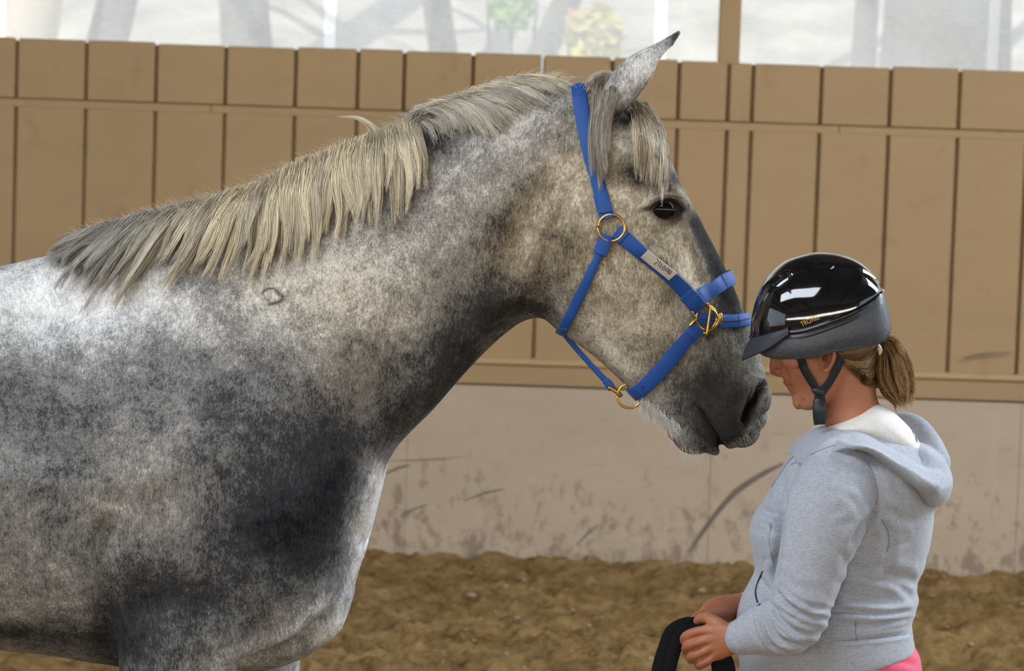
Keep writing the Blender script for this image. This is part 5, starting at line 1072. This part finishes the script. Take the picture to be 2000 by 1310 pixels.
# ---- riding helmet
hc = P(1595, 600, YP); helmet = empty('riding_helmet', tuple(hc), label='glossy black riding helmet with visor and grey foam liner on the bowed head', category='helmet')
def hput(name, me, mat, parent=helmet, **kw):
    o = link(name, me, mat, parent, **kw); o.matrix_parent_inverse = Matrix.Translation(-Vector(parent_world(parent))); return o
HS = catmull(np.array([(1466, 647, 1468, 660, .020), (1470, 612, 1478, 658, .052), (1483, 575, 1497, 652, .078), (1503, 541, 1520, 644, .096), (1532, 515, 1550, 640, .108), (1565, 502, 1580, 631, .114), (1600, 496, 1612, 619, .116), (1640, 500, 1645, 606, .112), (1676, 514, 1678, 590, .100), (1702, 537, 1704, 574, .080), (1714, 555, 1716, 568, .050), (1719, 564, 1721, 567, .014)], float), 10)
th = np.linspace(0, math.pi, 101); R = []
for s in HS:
    T_, B_ = P(s[0], s[1], YP), P(s[2], s[3], YP); R.append(B_ + (T_ - B_) * (np.sin(th) ** .92)[:, None] + np.array([0, -1, 0]) * (s[4] * np.sign(np.cos(th)) * np.abs(np.cos(th)) ** .92)[:, None])
R = np.array(R); SV = R.reshape(-1, 3); n_, m_ = R.shape[:2]; i = np.arange(n_ - 1)[:, None]; j = np.arange(m_ - 1)[None]
SQ = np.stack([i * m_ + j, i * m_ + j + 1, (i + 1) * m_ + j + 1, (i + 1) * m_ + j], -1).reshape(-1, 4)
SN = normals(SV, [SQ]); out_ = np.sign((((SV - np.array(P(1595, 620, YP))) * SN).sum(1)).mean())
if out_ < 0: SQ = SQ[:, ::-1]
SN *= np.sign(((SV - np.array(P(1595, 620, YP))) * SN).sum(1))[:, None]
Sm = SV.copy(); Sm[:, 1] = YP - np.abs(SV[:, 1] - YP); Sq = proj(Sm)
thv = np.tile(th, n_); uv_ = np.repeat(np.linspace(0, 1, n_), m_)
D = .0032 * np.clip((.60 - np.abs(np.cos(thv))) / .05, 0, 1) * np.clip(uv_ * 8 - .8, 0, 1) * np.clip((1 - uv_) * 6, 0, 1)
def pill(x, y, rx, ry, ang):
    a = math.radians(ang); dx, dy = Sq[:, 0] - x, Sq[:, 1] - y; u = dx * math.cos(a) + dy * math.sin(a); v = -dx * math.sin(a) + dy * math.cos(a); return np.clip(1.6 - 1.6 * ((np.abs(u) / rx) ** 3 + (np.abs(v) / ry) ** 3), 0, 1)
D -= .005 * pill(1524, 548, 24, 9, -33) + .005 * pill(1606, 526, 26, 8, -3)
shell = hput('shell', mesh_np('shell', SV + SN * D[:, None], SQ), M_black)
md = shell.modifiers.new('thick', 'SOLIDIFY'); md.thickness = .004; md.offset = -1
SB = BVHTree.FromPolygons([Vector(v) for v in SV + SN * D[:, None]], [tuple(int(i) for i in f) for f in SQ])
rim = np.concatenate([R[:, 0], R[::-1, -1]]); A = Acc(); A.tube(rim[::3], .0048, 10, 2); hput('shell_rim', A.mesh('shell_rim'), M_black)
A = Acc(); A.tube(rim[::3] + np.array([.0012, 0, -.011]), .0042, 10, 2); hput('trim_band', A.mesh('trim_band'), M_blackmat)
Lk = catmull(np.array([(1479, 686), (1486, 691), (1500, 694), (1522, 694), (1550, 693), (1580, 690), (1610, 681), (1645, 676), (1682, 671), (1712, 662), (1731, 643), (1736, 622)], float), 10); wl = catmull(np.array([[.026], [.055], [.080], [.097], [.108], [.113], [.115], [.112], [.104], [.090], [.066], [.030]]), 10)[:, 0]
def ringL(f, k, dw):
    top = Pa(HS[:, 2:4], YP); bot = Pa(Lk, YP); c = top * (1 - f) + bot * f; a = c.copy(); b = c.copy(); w = np.maximum(wl * k + dw, .004); a[:, 1] -= w; b[:, 1] += w; return np.concatenate([a, b[::-1]])
A = Acc(); A.rings(np.stack([ringL(-.02, .96, 0), ringL(.04, 1, .001), ringL(.3, 1, .004), ringL(.6, 1, .005), ringL(.88, 1, .002), ringL(.98, .97, 0), ringL(1.0, .92, -.002), ringL(.95, .84, -.004), ringL(.5, .80, -.004)]), caps=False); hput('foam_liner', A.mesh('foam_liner'), M_foam)
# visor
att = catmull(np.array([P(1540, 640, YP - .108), P(1505, 650, YP - .088), P(1478, 658, YP - .050), P(1467, 660, YP), P(1478, 658, YP + .050), P(1505, 650, YP + .088), P(1540, 640, YP + .108)]), 8)
edg = catmull(np.array([P(1540, 650, YP - .110), P(1500, 678, YP - .092), P(1462, 696, YP - .050), P(1448, 702, YP), P(1462, 696, YP + .050), P(1500, 678, YP + .092), P(1540, 650, YP + .110)]), 8)
rows = []; upv = np.array([-.25, 0, .97])
for f, hgt in ((0, 0), (.35, .005), (.7, .004), (.95, .001), (1.0, -.001), (.97, -.004), (.5, -.002), (0, -.005)): rows.append(att * (1 - f) + edg * f + upv * hgt)
A = Acc(); A.rings(np.stack(rows), caps=False, closed=False); vis = hput('visor', A.mesh('visor'), M_rubber)
# straps and buckles
def hstrap(name, pts, off=.0035, bvh=PB, th=.0022):
    S = catmull(np.array(pts, float), 8); C = []; Nn = []
    for a in S: c, n = surf(a[0], a[1], off, bvh); C.append(c); Nn.append(n)
    C = np.array(C); Nn = np.array(Nn)
    for k in range(6): C[1:-1] = (C[:-2] + 2 * C[1:-1] + C[2:]) / 4; Nn[1:-1] = (Nn[:-2] + 2 * Nn[1:-1] + Nn[2:]) / 4
    A = Acc(); band(A, C, Nn, S[:, 2] * .00094, th); return hput(name, A.mesh(name), M_strap)
hstrap('front_strap', [(1550, 680, 17), (1561, 700, 17), (1578, 730, 17), (1592, 752, 17), (1600, 766, 17)]); hstrap('rear_strap', [(1653, 668, 18), (1646, 688, 18), (1630, 722, 17), (1616, 746, 17), (1604, 766, 18)], .006)
jb, jn = surf(1600, 768, .008, PB); yb_ = jb[1]
A = Acc(); band(A, *free_band([(1600, 760, 18), (1601, 785, 22), (1600, 808, 24), (1601, 829, 22)], yb_ + .006, (0, -1, 0), .004)); hput('chin_strap', A.mesh('chin_strap'), M_strap)
A = Acc(); A.ball(P(1600, 764, yb_ - .001), (.0145, .006, .008), rY(8), 16, 10); bk_ = hput('strap_slide', A.mesh('strap_slide'), M_blackmat)
A = Acc(); A.tube([P(1600, 784, yb_), P(1601, 800, yb_ - .002), P(1601, 818, yb_)], [(.006, .0115), (.0075, .0135), (.006, .0125)], 14, 4); hput('clip_buckle', A.mesh('clip_buckle'), M_blackmat)
cu = [surf(1600, 808, 0, PB)[0]]
A = Acc(); band(A, np.array([P(1601, 800, yb_ + .004), P(1598, 812, YP - .03), P(1598, 812, YP + .03), P(1601, 800, 2 * YP - yb_ - .004), P(1600, 765, 2 * YP - yb_ + .0)]), np.array([(0, -1, 0), (0, -.3, -1), (0, .3, -1), (0, 1, 0), (0, 1, 0)], float), .018); hput('under_chin_strap', A.mesh('under_chin_strap'), M_strap)
# lettering on the shell
cu = bpy.data.curves.new('lettering', 'FONT'); cu.body = 'TROXEL'; cu.size = 1.0; cu.align_x = 'LEFT'; to = bpy.data.objects.new('lettering_tmp', cu); COL.objects.link(to)
tm = bpy.data.meshes.new_from_object(to.evaluated_get(bpy.context.evaluated_depsgraph_get())); bpy.data.objects.remove(to)
bm = bmesh.new(); bm.from_mesh(tm); bmesh.ops.triangulate(bm, faces=bm.faces[:]); bmesh.ops.subdivide_edges(bm, edges=[e for e in bm.edges if e.calc_length() > .3], cuts=1); xs = [v.co.x for v in bm.verts]; ys = [v.co.y for v in bm.verts]; x0, x1, y1 = min(xs), max(xs), max(ys)
for v in bm.verts:
    a, b = (v.co.x - x0) / (x1 - x0), v.co.y / y1; px_, py_ = 1567.5 + 33.5 * a - 5.2 * b, 637.5 - 15.5 * a - 8.2 * b; v.co = Vector(surf(px_, py_, .0012, SB)[0])
bm.to_mesh(tm); bm.free(); hput('lettering', tm, M_gold, shell, label='gold printed lettering')

# ---- the strap in her hands
bc = P(1300, 1300, -.285); blk = empty('black_strap', tuple(bc), label='wide black fabric strap folded over and held in both hands', category='strap')
def bput(name, A, mat, **kw):
    o = link(name, A.mesh(name), mat, blk, **kw); o.matrix_parent_inverse = Matrix.Translation(-Vector(bc)); return o
def strap3(name, pts, th=.004, nrm=(0, -1, 0)):
    S = catmull(np.array(pts, float), 8); C = Pa(S[:, :2], S[:, 2]); A = Acc(); band(A, C, np.tile(np.array(nrm, float), (len(C), 1)), S[:, 3] * .00094, th); return bput(name, A, M_blackcloth)
strap3('strap_loop', [(1376, 1226, -.272, 22), (1358, 1220, -.275, 30), (1337, 1222, -.278, 34), (1317, 1238, -.282, 42), (1307, 1268, -.285, 46), (1297, 1305, -.285, 48), (1287, 1360, -.285, 50), (1286, 1430, -.285, 50), (1310, 1500, -.285, 48), (1350, 1525, -.288, 46), (1390, 1500, -.292, 46), (1410, 1430, -.296, 46), (1416, 1350, -.298, 46), (1412, 1300, -.298, 46), (1402, 1278, -.296, 40)])
strap3('strap_fold', [(1374, 1230, -.280, 18), (1356, 1230, -.286, 24), (1336, 1236, -.291, 30), (1322, 1254, -.294, 30), (1313, 1282, -.294, 26), (1306, 1320, -.293, 24), (1300, 1370, -.292, 24)], .004)
A = Acc(); A.ball(P(1361, 1217, -.303), .0018, seg=10, rings=6); bput('brass_stud', A, M_brass); A = Acc(); A.tube([P(1328, 1258, -.30), P(1331, 1254, -.31), P(1334, 1252, -.318)], [.002, .0026, .002], 8, 3); bput('brass_fitting', A, M_brass)
